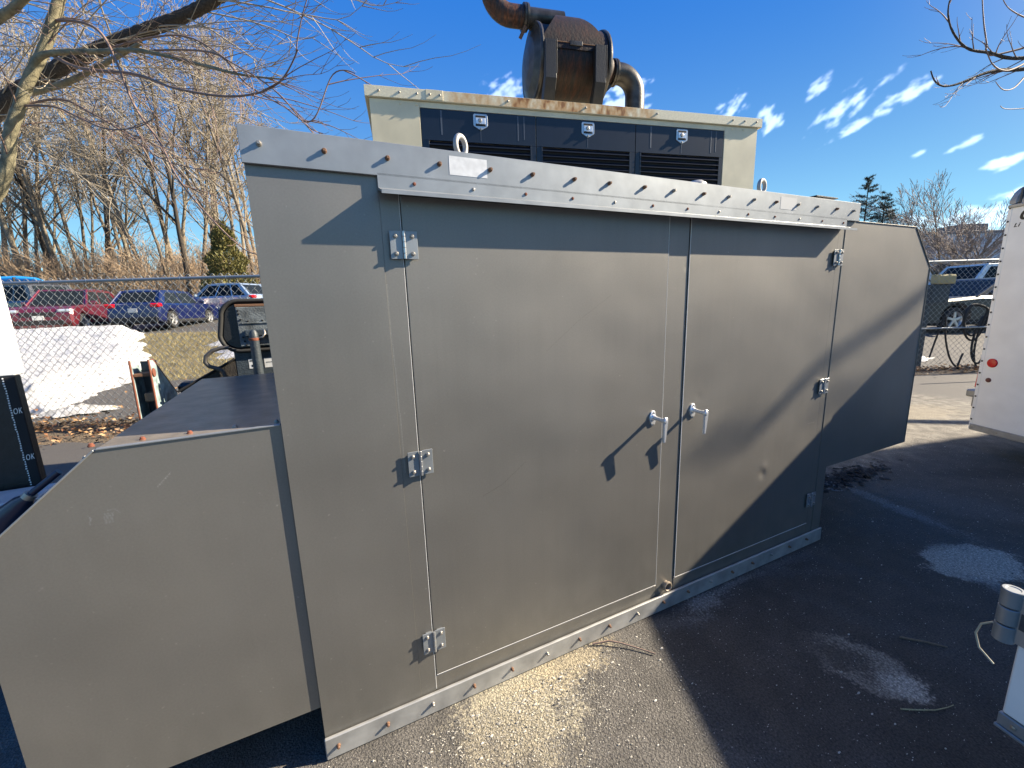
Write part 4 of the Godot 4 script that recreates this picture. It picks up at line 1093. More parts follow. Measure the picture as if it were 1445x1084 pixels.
func make_car(label: String, category: String, at: Vector3, head: float, p: Dictionary, paint: Material) -> Node3D:
	# x forwards, y up; head is the direction of travel as a turn about y
	var L: float = p.L; var W: float = p.W; var H: float = p.H; var belt: float = p.belt; var hood: float = p.hood; var tail: float = p.tail
	var wr: float = p.wheel; var ax0: float = L * 0.5 - p.front; var ax1: float = -L * 0.5 + p.rear
	var c := thing(p.name, label, category, at, head, "parked cars")
	var low := 0.20 if wr < 0.35 else 0.26
	var poly := PackedVector2Array()
	poly.append(Vector2(-L / 2 + 0.04, low + 0.08))
	for q in [ax1, ax0]:
		var r := wr + 0.055
		for k in 9:
			var g := PI - PI * k / 8.0
			poly.append(Vector2(q + r * cos(g), maxf(low, wr + r * sin(g)) if k > 0 and k < 8 else low))
	poly.append(Vector2(L / 2 - 0.10, low)); poly.append(Vector2(L / 2, low + 0.16)); poly.append(Vector2(L / 2, hood * 0.72)); poly.append(Vector2(L / 2 - 0.10, hood * 0.92))
	poly.append(Vector2(L / 2 - 0.28, hood)); poly.append(Vector2(p.ws0, belt + 0.02)); poly.append(Vector2(p.rs0, belt + 0.04))
	if p.rs0 > -L / 2 + 0.35: poly.append(Vector2(-L / 2 + 0.22, tail))
	poly.append(Vector2(-L / 2 + 0.05, tail - 0.08)); poly.append(Vector2(-L / 2, tail * 0.62)); poly.append(Vector2(-L / 2, low + 0.22))
	var mb := MB.new(); mb.prism(poly, -W / 2, W / 2, Transform3D.IDENTITY, 0.07)
	put("body", mb.mesh(), paint, c)
	mb = MB.new(); mb.box(Vector3(0, wr + 0.1, 0), Vector3(L - 0.5, 0.3, W - 0.24)); mb.box(Vector3(0, low + 0.02, 0), Vector3(L - 0.9, 0.08, W - 0.14))
	put("underbody", mb.mesh(), M.dark, c)
	# cabin
	var wb := W / 2 - 0.07; var wt := W / 2 - 0.24; var yb := belt; var yr := H - 0.03
	var ws0: float = p.ws0; var ws1: float = p.ws1; var rs0: float = p.rs0; var rs1: float = p.rs1
	var B := [Vector3(ws0, yb, wb), Vector3(ws0, yb, -wb), Vector3(rs0, yb, -wb), Vector3(rs0, yb, wb)]
	var T := [Vector3(ws1, yr, wt), Vector3(ws1, yr, -wt), Vector3(rs1, yr, -wt), Vector3(rs1, yr, wt)]
	var faces := {"windshield": [B[0], B[1], T[1], T[0]], "right": [B[1], B[2], T[2], T[1]], "rear_window": [B[2], B[3], T[3], T[2]], "left": [B[3], B[0], T[0], T[3]]}
	mb = MB.new()
	for k in faces: mb.quad(faces[k][0], faces[k][1], faces[k][2], faces[k][3])
	for k in 4: mb.tube(PackedVector3Array([B[k], T[k]]), even(2, 0.035), 8)
	put("cabin", mb.mesh(), paint, c)
	mb = MB.new()
	var xm := (ws1 + rs1) / 2; var lr := ws1 - rs1
	mb.prism(PackedVector2Array([Vector2(rs1 - 0.03, yr - 0.03), Vector2(ws1 + 0.03, yr - 0.03), Vector2(ws1 - 0.05, yr + 0.012), Vector2(xm + lr * 0.2, yr + 0.035), Vector2(xm - lr * 0.2, yr + 0.035), Vector2(rs1 + 0.05, yr + 0.012)]), -wt - 0.02, wt + 0.02, Transform3D.IDENTITY, 0.03)
	put("roof", mb.mesh(), paint, c)
	mb = MB.new(); face_quad(mb, faces.windshield, 0.05, 0.95, 0.04, 0.93); put("windshield", mb.mesh(), M.glass, c)
	mb = MB.new(); face_quad(mb, faces.rear_window, 0.09, 0.91, 0.16 if p.rs0 < -L / 2 + 0.35 else 0.06, 0.9); put("rear_window", mb.mesh(), M.glass, c)
	var many: bool = p.panes > 2
	for side in ["right", "left"]:
		var cuts := [[0.06, 0.37], [0.40, 0.68], [0.71, 0.93]] if many else [[0.10, 0.49], [0.52, 0.88]]
		for k in cuts.size():
			mb = MB.new()
			var s0: float = cuts[k][0]; var s1: float = cuts[k][1]
			if side == "left": face_quad(mb, faces[side], 1.0 - s1, 1.0 - s0, 0.07, 0.88, 0.004, 0.03 if k == cuts.size() - 1 else 0.0, 0.0)
			else: face_quad(mb, faces[side], s0, s1, 0.07, 0.88, 0.004, 0.0, 0.03 if k == cuts.size() - 1 else 0.0)
			put("side_window", mb.mesh(), M.glass, c)
		var sg := -1.0 if side == "right" else 1.0
		mb = MB.new(); mb.box(Vector3(ws0 - 0.28, belt + 0.09, sg * (W / 2 + 0.07)), Vector3(0.10, 0.13, 0.2), 0.035)
		put("mirror", mb.mesh(), paint, c)
		mb = MB.new()
		for q in [0.05, -0.95]: mb.box(Vector3(ws0 - 0.75 + q, belt - 0.12, sg * (W / 2 + 0.002)), Vector3(0.17, 0.025, 0.02), 0.006)
		put("door_handle", mb.mesh(), paint, c)
		mb = MB.new()
		for q in [ws0 - 0.35, ws0 - 1.32, rs0 + 0.55]: mb.box(Vector3(q, (belt + low) / 2 + 0.04, sg * (W / 2 - 0.0005)), Vector3(0.008, belt - low - 0.22, 0.003))
		mb.box(Vector3(-0.1, low + 0.08, sg * (W / 2 - 0.002)), Vector3(L - 2.2, 0.09, 0.012))
		put("door_seam", mb.mesh(), M.dark, c)
		# lights
		mb = MB.new(); mb.box(Vector3(L / 2 - 0.13, hood * 0.84, sg * (W / 2 - 0.22)), Vector3(0.26, 0.12, 0.40), 0.04, Transform3D.IDENTITY)
		put("headlight", mb.mesh(), M.lamp, c)
		mb = MB.new(); mb.box(Vector3(-L / 2 + 0.10, tail * 0.88, sg * (W / 2 - 0.15)), Vector3(0.24, 0.15, 0.33), 0.04)
		put("tail_light", mb.mesh(), M.red_lens, c)
		for q in [ax0, ax1]:
			var b := Basis(Vector3(1, 0, 0), Vector3(0, 0, sg), Vector3(0, -sg, 0))
			mb = MB.new(); mb.lathe([[wr * 0.55, -0.2], [wr * 0.95, -0.2], [wr, -0.17], [wr, -0.03], [wr * 0.94, 0.0], [wr * 0.72, 0.004], [wr * 0.68, -0.02]], Transform3D(b, Vector3(q, wr, sg * (W / 2 - 0.01))), 24)
			var w := put("wheel", mb.mesh(), M.rubber, c)
			mb = MB.new(); mb.lathe([[wr * 0.69, -0.02], [wr * 0.66, 0.0], [wr * 0.6, -0.025], [wr * 0.55, -0.06]], Transform3D(b, Vector3(q, wr, sg * (W / 2 - 0.01))), 24)
			for k in 5:
				var g := TAU * k / 5.0 + 0.3
				mb.box(Vector3(wr * 0.34, 0, 0), Vector3(wr * 0.62, wr * 0.2, 0.03), 0.006, Transform3D(Basis(Vector3(cos(g), sin(g), 0), Vector3(-sin(g), cos(g), 0), Vector3(0, 0, 1)), Vector3(q, wr, sg * (W / 2 - 0.03))))
			mb.lathe([[wr * 0.16, -0.03], [wr * 0.14, 0.0], [0.0, 0.002]], Transform3D(b, Vector3(q, wr, sg * (W / 2 - 0.015))), 12)
			put("rim", mb.mesh(), M.rim, w)
			mb = MB.new(); mb.lathe([[wr * 0.66, -0.06], [0.0, -0.06]], Transform3D(b, Vector3(q, wr, sg * (W / 2 - 0.01))), 16)
			put("brake", mb.mesh(), M.dark, w)
	mb = MB.new(); mb.box(Vector3(L / 2 - 0.008, hood * 0.72, 0), Vector3(0.035, 0.16, W * 0.5), 0.01); mb.box(Vector3(L / 2 - 0.01, low + 0.17, 0), Vector3(0.04, 0.16, W * 0.72), 0.01)
	put("grille", mb.mesh(), M.dark, c)
	mb = MB.new(); mb.box(Vector3(-L / 2 + 0.01, low + 0.14, 0), Vector3(0.05, 0.22, W * 0.85), 0.02)
	put("rear_bumper", mb.mesh(), M.rubber, c)
	for q in [L / 2 + 0.012, -L / 2 - 0.006]:
		mb = MB.new(); mb.box(Vector3(q, (low + 0.34) if q > 0 else tail * 0.7, 0), Vector3(0.012, 0.15, 0.31), 0.004)
		put("license_plate", mb.mesh(), M.plate, c)
	if p.has("rails"):
		for sg in [-1, 1]:
			mb = MB.new(); mb.tube(PackedVector3Array([Vector3(rs1 + 0.1, yr + 0.01, sg * (wt - 0.03)), Vector3(rs1 + 0.2, yr + 0.07, sg * (wt - 0.03)), Vector3(ws1 - 0.25, yr + 0.07, sg * (wt - 0.03)), Vector3(ws1 - 0.1, yr + 0.01, sg * (wt - 0.03))]), even(4, 0.018), 8)
			put("roof_rail", mb.mesh(), M.rubber, c)
	return c

func make_cars() -> void:
	M.lamp = mat(lin(0.6, 0.62, 0.64), 0.08, 0.5)
	M.rim = mat(lin(0.5, 0.5, 0.5), 0.3, 0.7)
	M.plate = mat(lin(0.55, 0.55, 0.53), 0.5)
	var hatch := {"name": "hatchback", "L": 4.35, "W": 1.82, "H": 1.47, "belt": 0.92, "hood": 0.88, "tail": 1.0, "wheel": 0.325, "front": 0.85, "rear": 0.8, "ws0": 0.95, "ws1": 0.2, "rs0": -2.02, "rs1": -1.55, "panes": 2}
	var suv := {"name": "suv", "L": 4.6, "W": 1.86, "H": 1.68, "belt": 1.05, "hood": 1.0, "tail": 1.12, "wheel": 0.36, "front": 0.9, "rear": 0.9, "ws0": 1.0, "ws1": 0.3, "rs0": -2.1, "rs1": -1.7, "panes": 3, "rails": 1}
	var sedan := {"name": "sedan", "L": 4.75, "W": 1.84, "H": 1.46, "belt": 0.92, "hood": 0.86, "tail": 1.02, "wheel": 0.33, "front": 0.92, "rear": 1.0, "ws0": 0.95, "ws1": 0.15, "rs0": -1.75, "rs1": -1.0, "panes": 2}
	var van := {"name": "van", "L": 5.4, "W": 1.98, "H": 2.1, "belt": 1.2, "hood": 1.1, "tail": 1.3, "wheel": 0.37, "front": 0.9, "rear": 1.1, "ws0": 1.55, "ws1": 0.85, "rs0": -2.55, "rs1": -2.4, "panes": 3, "rails": 1}
	var aim := func(along: float, out: float) -> float:   # a heading given in the site's axes
		var d := (ALONG * along + OUT * out).normalized()
		return atan2(-d.z, d.x)
	var blue := car_paint(lin(0.006, 0.012, 0.075))
	var maroon := car_paint(lin(0.13, 0.014, 0.024))
	var white := car_paint(lin(0.62, 0.63, 0.63), 0.0)
	var pale := car_paint(lin(0.30, 0.38, 0.48), 0.4)
	var graphite := car_paint(lin(0.05, 0.055, 0.065), 0.5)
	var black := mat(lin(0.022, 0.024, 0.028), 0.3, 0.0)
	make_car("dark blue hatchback seen from behind with a red tail light lit by the sun", "car", lot(-14.5, 18.2), aim.call(-0.16, 1.0), hatch, blue)
	make_car("maroon suv with its front towards the fence and snow bank", "car", lot(-17.6, 17.2), aim.call(0.40, -0.92), suv, maroon)
	var k := make_car("dark grey suv carrying a bright blue kayak on its roof", "car", lot(-22.2, 19.3), aim.call(-1.0, 0.12), {"name": "suv", "L": 4.8, "W": 1.94, "H": 1.92, "belt": 1.15, "hood": 1.1, "tail": 1.2, "wheel": 0.39, "front": 0.9, "rear": 1.0, "ws0": 1.0, "ws1": 0.3, "rs0": -2.25, "rs1": -1.9, "panes": 3, "rails": 1}, graphite)
	var kay := thing("kayak", "bright blue kayak strapped upside down on the dark grey suv", "kayak", k.position + Vector3(0, 1.98, 0), k.rotation.y)
	var mb := MB.new()
	mb.tube(PackedVector3Array([Vector3(-1.7, 0.08, 0), Vector3(-1.3, 0.14, 0), Vector3(-0.5, 0.18, 0), Vector3(0.5, 0.18, 0), Vector3(1.3, 0.14, 0), Vector3(1.75, 0.08, 0)]), PackedFloat32Array([0.03, 0.2, 0.33, 0.33, 0.2, 0.03]), 14, true)
	put("hull", mb.mesh(), mat(lin(0.02, 0.32, 0.72), 0.4), kay, Transform3D(Basis.from_scale(Vector3(1, 0.55, 1)), Vector3(0, 0.05, 0)))
	mb = MB.new()
	for x in [-0.7, 0.6]: mb.box(Vector3(x, 0.14, 0), Vector3(0.05, 0.22, 0.7), 0.01)
	put("strap", mb.mesh(), M.rubber, kay)
	make_car("white sedan in the second row, behind the maroon and blue cars", "car", lot(-19.3, 23.6), aim.call(1.0, 0.1), sedan, white)
	make_car("pale blue suv in the second row, in front of the evergreen", "car", lot(-14.6, 20.9 + 1.2), aim.call(-1.0, 0.15), {"name": "suv", "L": 4.6, "W": 1.86, "H": 1.66, "belt": 1.0, "hood": 0.98, "tail": 1.1, "wheel": 0.36, "front": 0.9, "rear": 0.9, "ws0": 1.0, "ws1": 0.2, "rs0": -2.1, "rs1": -1.5, "panes": 3}, pale)
	make_car("silver sedan half hidden behind the enclosure's left edge", "car", lot(-10.6, 21.9), aim.call(-1.0, 0.05), sedan, car_paint(lin(0.42, 0.43, 0.45), 0.5))
	make_car("dark graphite sedan parked beyond the hoses at right", "car", lot(13.3, 12.2), aim.call(-1.0, -0.05), {"name": "sedan", "L": 4.8, "W": 1.84, "H": 1.42, "belt": 0.92, "hood": 0.86, "tail": 1.0, "wheel": 0.33, "front": 0.92, "rear": 1.0, "ws0": 0.9, "ws1": 0.0, "rs0": -1.8, "rs1": -1.0, "panes": 2}, black)
	make_car("white van with roof rails behind the graphite sedan", "car", lot(19.6, 17.6), aim.call(-1.0, 0.0), van, white)
	make_car("light blue sedan between the graphite sedan and the white van", "car", lot(18.6, 15.2), aim.call(1.0, 0.0), sedan, pale)

# ------------------------------------------------------------------ bare trees
class BareTree:
	var wood := MB.new()
	var twig := MB.new()
	var rng := RandomNumberGenerator.new()
	func branch(p: Vector3, d: Vector3, ln: float, r: float, lvl: int, o: Dictionary) -> void:
		var steps: int = 6 if lvl == 0 else (4 if lvl == 1 else 3)
		var pts := PackedVector3Array([p]); var rad := PackedFloat32Array([r])
		var q := p; var dd := d.normalized()
		var wob: float = o.wobble
		for k in steps:
			dd = (dd + Vector3(rng.randf_range(-wob, wob), rng.randf_range(-wob, wob) + o.lift, rng.randf_range(-wob, wob))).normalized()
			q += dd * ln / steps
			pts.append(q); rad.append(maxf(r * (1.0 - 0.8 * (k + 1) / steps), o.min))
		if lvl < o.fine: wood.tube(pts, rad, 7 if lvl == 0 else 4)
		else: twig.tube(pts, rad, 3)
		if lvl >= o.levels: return
		var n: int = o.kids[lvl]
		for k in n:
			var t := lerpf(o.first[lvl], 1.0, (k + rng.randf()) / n)
			var f := t * steps
			var i := mini(int(f), steps - 1)
			var at := pts[i].lerp(pts[i + 1], f - i)
			var along := (pts[i + 1] - pts[i]).normalized()
			var side := along.cross(Vector3(rng.randf_range(-1, 1), rng.randf_range(-1, 1), rng.randf_range(-1, 1))).normalized()
			var sp: float = o.spread[lvl] * rng.randf_range(0.7, 1.25)
			branch(at, along * cos(sp) + side * sin(sp), ln * o.ratio[lvl] * rng.randf_range(0.6, 1.15) * (1.15 - 0.55 * t), maxf(lerpf(rad[i], rad[i + 1], f - i) * 0.55, o.min), lvl + 1, o)

func bare_tree(called: String, label: String, at: Vector3, turn: float, h: float, r: float, s: int, o: Dictionary, bark: Material, twigs: Material, group: String, lean := Vector3.UP) -> Node3D:
	var t := thing(called, label, "tree", at, turn, group)
	var g := BareTree.new(); g.rng.seed = s
	g.branch(Vector3(0, -0.2, 0), lean, h, r, 0, o)
	put("trunk", g.wood.mesh(), bark, t)
	kind(put("crown", g.twig.mesh(), twigs, t), "stuff")
	return t

func make_woods() -> void:
	var o := {"wobble": 0.10, "lift": 0.02, "min": 0.011, "fine": 2, "levels": 4, "kids": [12, 5, 5, 3], "first": [0.32, 0.15, 0.1, 0.1], "spread": [0.62, 0.6, 0.65, 0.6], "ratio": [0.36, 0.45, 0.5, 0.6]}
	var protos: Array[Node3D] = []
	var rng := RandomNumberGenerator.new(); rng.seed = 301
	# place along the fence (u), distance, height, prototype, look
	var spots := []
	for k in 44:
		var d := rng.randf_range(25.0, 38.0)
		spots.append([(-1.27 + 0.74 * (k + rng.randf_range(-0.45, 0.45)) / 44.0) * d, d])
	spots.sort_custom(func(a, b): return a[0] / a[1] < b[0] / b[1])
	var looks := ["slender grey-barked bare tree", "pale-barked bare tree", "dark-stemmed bare tree", "forked bare tree", "tall straight bare tree", "leaning bare tree"]
	for k in spots.size():
		var at := lot(spots[k][0], spots[k][1])
		var kindn := k % 6
		var n := k + 1
		var th: String = "th" if n % 100 in [11, 12, 13] else ["th", "st", "nd", "rd", "th", "th", "th", "th", "th", "th"][n % 10]
		var label := "%s, %d%s from the left in the wood behind the parked cars" % [looks[kindn], n, th]
		if k < 6:
			var q := bare_tree("bare_tree", label, at, rng.randf() * TAU, [18.5, 16.5, 18.0, 15.5, 20.0, 16.0][k], [0.17, 0.14, 0.19, 0.18, 0.15, 0.14][k], 400 + k, o, [M.bark_gray, M.bark_pale, M.bark_dark, M.bark_gray, M.bark_pale, M.bark_gray][k], [M.twig, M.twig_pale, M.twig, M.twig_pale, M.twig, M.twig][k], "bare trees of the wood", Vector3(0.12 if k == 5 else 0.03, 1, 0.1 if k == 3 else 0.0).normalized())
			protos.append(q)
		else:
			var q := copy(protos[kindn], "bare_tree", label, at, rng.randf() * TAU)
			q.scale = Vector3.ONE * rng.randf_range(0.8, 1.1)
	# brush under the trees
	var g := BareTree.new(); g.rng.seed = 77
	var ob := {"wobble": 0.22, "lift": 0.02, "min": 0.010, "fine": 0, "levels": 2, "kids": [6, 3], "first": [0.25, 0.2], "spread": [0.5, 0.6], "ratio": [0.5, 0.5]}
	for k in 1500:
		var d := rng.randf_range(25.5, 36.0)
		var at := lot(rng.randf_range(-1.42, -0.48) * d, d)
		g.branch(at, Vector3(rng.randf_range(-0.3, 0.3), 1, rng.randf_range(-0.3, 0.3)), rng.randf_range(1.0, 4.6), 0.012, 0, ob)
	var b := put("thicket", g.twig.mesh(), M.brush); kind(b, "stuff"); tag(b, "tan brush and saplings under the bare trees at left", "brush")
	# evergreen
	var ev := thing("evergreen", "dense olive-green conical evergreen behind the pale blue suv", "evergreen tree", lot(-15.4, 23.9))
	var mb := MB.new(); mb.tube(PackedVector3Array([Vector3(0, -0.2, 0), Vector3(0, 4.2, 0)]), PackedFloat32Array([0.14, 0.03]), 8)
	put("trunk", mb.mesh(), M.bark_dark, ev)
	mb = MB.new(); mb.colored = true
	var lum := noise(0.8, 2, 5)
	for k in 15000:
		var y := 4.75 * pow(rng.randf(), 1.25)
		var rr := 1.75 * pow(1.0 - y / 4.85, 0.66) * (0.86 + 0.14 * sin(y * 5.0)) * (0.45 + 0.55 * sqrt(rng.randf()))
		var a := rng.randf() * TAU
		rr *= 1.0 + 0.14 * lum.get_noise_3d(cos(a) * 3.0, y * 2.0, sin(a) * 3.0) * 2.0
		var q := Vector3(cos(a) * rr, y + 0.1, sin(a) * rr)
		var up := Vector3(cos(a) * 0.5 + rng.randf_range(-0.5, 0.5), rng.randf_range(0.3, 1.2), sin(a) * 0.5 + rng.randf_range(-0.5, 0.5)).normalized() * rng.randf_range(0.07, 0.17)
		var sd := up.cross(Vector3(rng.randf_range(-1, 1), rng.randf_range(-1, 1), rng.randf_range(-1, 1))).normalized() * rng.randf_range(0.025, 0.05)
		var v := rng.randf_range(0.6, 1.2)
		mb.col = Color(0.17 * v, 0.14 * v, 0.035 * v).lerp(Color(0.06, 0.075, 0.022), rng.randf() * 0.7)
		mb.tri(q - sd, q + sd, q + up)
	var lf := mat(Color(1, 1, 1), 0.7); lf.vertex_color_use_as_albedo = true
	kind(put("foliage", mb.mesh(), lf, ev), "stuff")

func limb(mb: MB, pts: Array, r0: float, r1: float, sides := 10) -> PackedVector3Array:   # a smooth limb through the given points
	var c := Curve3D.new(); c.bake_interval = 0.08
	for k in pts.size():
		var p: Vector3 = pts[k]
		var tg := Vector3.ZERO
		if k > 0 and k < pts.size() - 1: tg = (pts[k + 1] - pts[k - 1]) * 0.18
		c.add_point(p, -tg, tg)
	var b := c.get_baked_points(); var rad := PackedFloat32Array()
	for k in b.size(): rad.append(lerpf(r0, r1, float(k) / (b.size() - 1)) * (1.0 + 0.05 * sin(k * 1.7)))
	mb.tube(b, rad, sides)
	return b

func shoots(mb: MB, path: PackedVector3Array, n: int, ln0: float, ln1: float, r: float, rng: RandomNumberGenerator, flow: Vector3, from := 0.1, depth := 1, dense := 2.6) -> void:
	for k in n:
		var t := lerpf(from, 1.0, (k + rng.randf()) / n)
		var i := clampi(int(t * (path.size() - 1)), 0, path.size() - 2)
		var along := (path[i + 1] - path[i]).normalized()
		var side := along.cross(Vector3(rng.randf_range(-1, 1), rng.randf_range(-1, 1), rng.randf_range(-1, 1))).normalized()
		var d := (along * 0.7 + side * rng.randf_range(0.3, 0.8) + flow).normalized()
		var ln := rng.randf_range(ln0, ln1)
		var q := path[i]; var pts := PackedVector3Array([q]); var rad := PackedFloat32Array([r])
		var m := 12 if depth > 0 else 5
		var bend := Vector3(rng.randf_range(-0.05, 0.05), rng.randf_range(-0.07, 0.0), rng.randf_range(-0.05, 0.05))
		for j in m:
			var f := float(j + 1) / m
			d = (d + bend + flow * 0.03 + Vector3(rng.randf_range(-0.04, 0.04), rng.randf_range(-0.04, 0.04) + (0.22 if f > 0.75 else 0.0), rng.randf_range(-0.04, 0.04))).normalized()
			q += d * ln / m
			pts.append(q); rad.append(maxf(r * (1.0 - 0.75 * f), 0.0022))
		mb.tube(pts, rad, 4 if depth > 0 else 3)
		if depth > 0: shoots(mb, pts, int(ln * dense) + 2, ln * 0.12, ln * 0.36, maxf(r * 0.5, 0.003), rng, flow * 0.4, 0.2, depth - 1, dense)

func V(a: Array) -> Array:
	var o := []
	for q in a: o.append(Vector3(q[0], q[1], q[2]))
	return o

func make_near_trees() -> void:
	var rng := RandomNumberGenerator.new(); rng.seed = 909
	# tree beyond the fence at left: a dark spreading limb with long drooping shoots
	var t := thing("spreading_tree", "near bare tree with a thick dark limb and drooping twigs, upper left", "tree")
	var mb := MB.new()
	limb(mb, V([[-8.6, 0.0, -12.0], [-8.4, 1.6, -11.9], [-7.9, 2.6, -11.7], [-7.2, 3.4, -11.4]]), 0.34, 0.24, 14)
	put("trunk", mb.mesh(), M.bark_dark, t)
	mb = MB.new()
	var l1 := limb(mb, V([[-7.35, 3.2, -11.54], [-5.87, 4.3, -10.88], [-4.56, 5.35, -10.31], [-3.89, 5.66, -9.88], [-3.27, 5.85, -9.43], [-2.62, 6.0, -8.96], [-1.88, 6.16, -8.46], [-1.18, 6.29, -7.97], [-0.61, 6.46, -7.55], [0.16, 6.8, -7.07]]), 0.17, 0.075, 12)
	var l2 := limb(mb, V([[-5.87, 4.3, -10.88], [-5.1, 5.6, -10.2], [-4.0, 6.9, -9.4], [-2.6, 7.9, -8.6], [-1.0, 8.6, -8.0]]), 0.14, 0.05)
	put("limb", mb.mesh(), M.bark_dark, t)
	mb = MB.new()
	var flow := Vector3(0.62, -0.32, 0.34)
	shoots(mb, l1, 32, 2.2, 4.8, 0.014, rng, flow + Vector3(0, 0.1, 0), 0.2, 1, 3.0)
	shoots(mb, l1, 9, 1.5, 3.2, 0.016, rng, flow * 0.6 + Vector3(0, 0.3, 0), 0.2, 2, 1.8)
	shoots(mb, l2, 24, 2.0, 4.4, 0.012, rng, flow, 0.25, 1, 3.4)
	kind(put("twigs", mb.mesh(), M.twig_pale, t), "stuff")
	# the pale crooked stem in front of it
	t = thing("crooked_tree", "slim pale crooked tree stem at the left edge, with reddish shoots", "tree")
	mb = MB.new()
	var st := limb(mb, V([[-5.3, 0.0, -7.6], [-4.95, 0.9, -7.75], [-4.61, 1.76, -7.99], [-4.13, 2.94, -7.98], [-3.81, 3.44, -7.91], [-3.64, 3.84, -7.88], [-3.56, 4.19, -7.89], [-3.37, 4.58, -7.85], [-3.18, 4.96, -7.81], [-2.93, 5.35, -7.75], [-2.75, 5.73, -7.71], [-2.56, 6.2, -7.7], [-2.27, 6.87, -7.67], [-2.0, 8.0, -7.6]]), 0.09, 0.06, 14)
	put("trunk", mb.mesh(), M.bark_green, t)
	mb = MB.new()
	var kidsl := []
	kidsl.append(limb(mb, V([[-3.54, 5.13, -8.8], [-2.94, 5.1, -8.21], [-2.31, 5.18, -7.62], [-1.62, 5.35, -7.04]]), 0.055, 0.025, 8))
	kidsl.append(limb(mb, V([[-4.6, 5.2, -8.4], [-4.0, 5.43, -8.18], [-3.33, 5.67, -7.76], [-2.96, 5.8, -7.47], [-2.59, 6.07, -7.2]]), 0.07, 0.045, 8))
	kidsl.append(limb(mb, V([[-3.18, 4.96, -7.81], [-3.0, 5.2, -7.7], [-2.72, 5.24, -7.52], [-2.11, 5.14, -7.03], [-1.53, 5.03, -6.56], [-0.84, 4.74, -5.99], [-0.33, 4.5, -5.52], [0.15, 4.34, -5.08]]), 0.045, 0.010, 8))
	put("limb", mb.mesh(), M.bark_green, t)
	mb = MB.new()
	kidsl.append(limb(mb, V([[-2.93, 5.35, -7.75], [-2.45, 4.99, -7.28], [-1.65, 4.72, -6.54], [-1.1, 4.37, -5.9], [-0.42, 4.12, -5.23], [0.07, 4.11, -4.7], [0.32, 4.33, -4.32]]), 0.026, 0.008, 6))
	kidsl.append(limb(mb, V([[-3.37, 4.58, -7.85], [-2.91, 4.54, -7.59], [-2.48, 4.25, -7.01], [-2.04, 3.96, -6.43], [-1.61, 3.84, -5.89], [-1.32, 3.81, -5.44]]), 0.018, 0.006, 6))
	kidsl.append(limb(mb, V([[-2.75, 5.73, -7.71], [-2.07, 5.39, -7.03], [-1.67, 4.25, -6.33], [-1.36, 3.68, -5.8], [-1.15, 3.16, -5.33], [-0.84, 2.67, -4.81], [-0.45, 2.2, -4.27], [-0.19, 2.11, -3.86]]), 0.02, 0.006, 6))
	kidsl.append(limb(mb, V([[-1.53, 5.03, -6.56], [-0.65, 4.87, -5.91], [-0.27, 4.37, -5.46], [0.11, 4.02, -5.05], [0.4, 3.77, -4.7], [0.68, 4.24, -4.52], [0.89, 4.17, -4.25]]), 0.014, 0.006, 6))
	kidsl.append(limb(mb, V([[-2.11, 5.14, -7.03], [-1.06, 5.18, -6.29], [-0.4, 4.66, -5.64], [0.05, 4.19, -5.09], [0.32, 3.7, -4.64], [0.48, 3.5, -4.29]]), 0.014, 0.006, 6))
	kidsl.append(limb(mb, V([[-3.37, 4.58, -7.85], [-2.9, 4.74, -7.85], [-2.41, 4.42, -7.32], [-1.91, 4.02, -6.78], [-1.44, 3.59, -6.24], [-0.9, 3.36, -5.71]]), 0.018, 0.006, 6))
	for p in kidsl: shoots(mb, p, 11, 0.5, 1.5, 0.007, rng, flow * 0.5, 0.15, 1)
	shoots(mb, st, 12, 0.8, 2.0, 0.012, rng, flow * 0.6, 0.45, 1)
	kind(put("shoots", mb.mesh(), M.twig_red, t), "stuff")
	# tree at right: its trunk stands behind the trailer
	t = thing("right_tree", "bare tree reaching in over the trailer, upper right corner", "tree")
	mb = MB.new()
	limb(mb, V([[15.6, 0.2, 2.6], [15.4, 2.0, 2.5], [15.0, 4.5, 2.4], [14.6, 7.0, 2.6], [14.4, 10.0, 2.8]]), 0.30, 0.12, 14)
	put("trunk", mb.mesh(), M.bark_dark, t)
	mb = MB.new()
	var rb := []
	rb.append(limb(mb, V([[15.0, 4.3, 2.4], [13.2, 4.9, 0.6], [12.0, 4.9, -0.6], [10.8, 4.68, -1.02], [9.61, 4.55, -1.47], [9.07, 4.49, -1.62], [8.45, 4.28, -1.78], [8.13, 4.27, -1.83], [7.97, 4.4, -1.85]]), 0.10, 0.008, 8))
	rb.append(limb(mb, V([[12.0, 4.9, -0.6], [10.83, 4.93, -1.06], [9.64, 4.71, -1.5], [9.1, 4.76, -1.69], [8.74, 4.8, -1.8], [8.49, 4.98, -1.88], [8.36, 5.18, -1.91], [8.3, 5.32, -1.89]]), 0.05, 0.008, 8))
	# limbs that throw the soft shadows over the doors
	rb.append(limb(mb, V([[14.4, 9.6, 2.8], [15.2, 8.9, 3.1], [14.72, 8.31, 3.2], [14.12, 7.98, 3.2], [13.62, 7.81, 3.2], [13.12, 7.64, 3.2], [12.72, 7.38, 3.2], [12.0, 7.2, 3.1]]), 0.05, 0.022, 8))
	rb.append(limb(mb, V([[14.42, 9.0, 2.75], [16.26, 8.58, 3.6], [15.71, 8.38, 3.6], [15.26, 8.33, 3.6], [14.6, 8.3, 3.6]]), 0.036, 0.02, 6))
	put("limb", mb.mesh(), M.bark_dark, t)
	mb = MB.new()
	limb(mb, V([[9.6, 4.83, -1.5], [9.11, 4.73, -1.69], [9.07, 4.89, -1.72], [9.02, 5.17, -1.77], [9.01, 5.54, -1.83]]), 0.014, 0.006, 6)
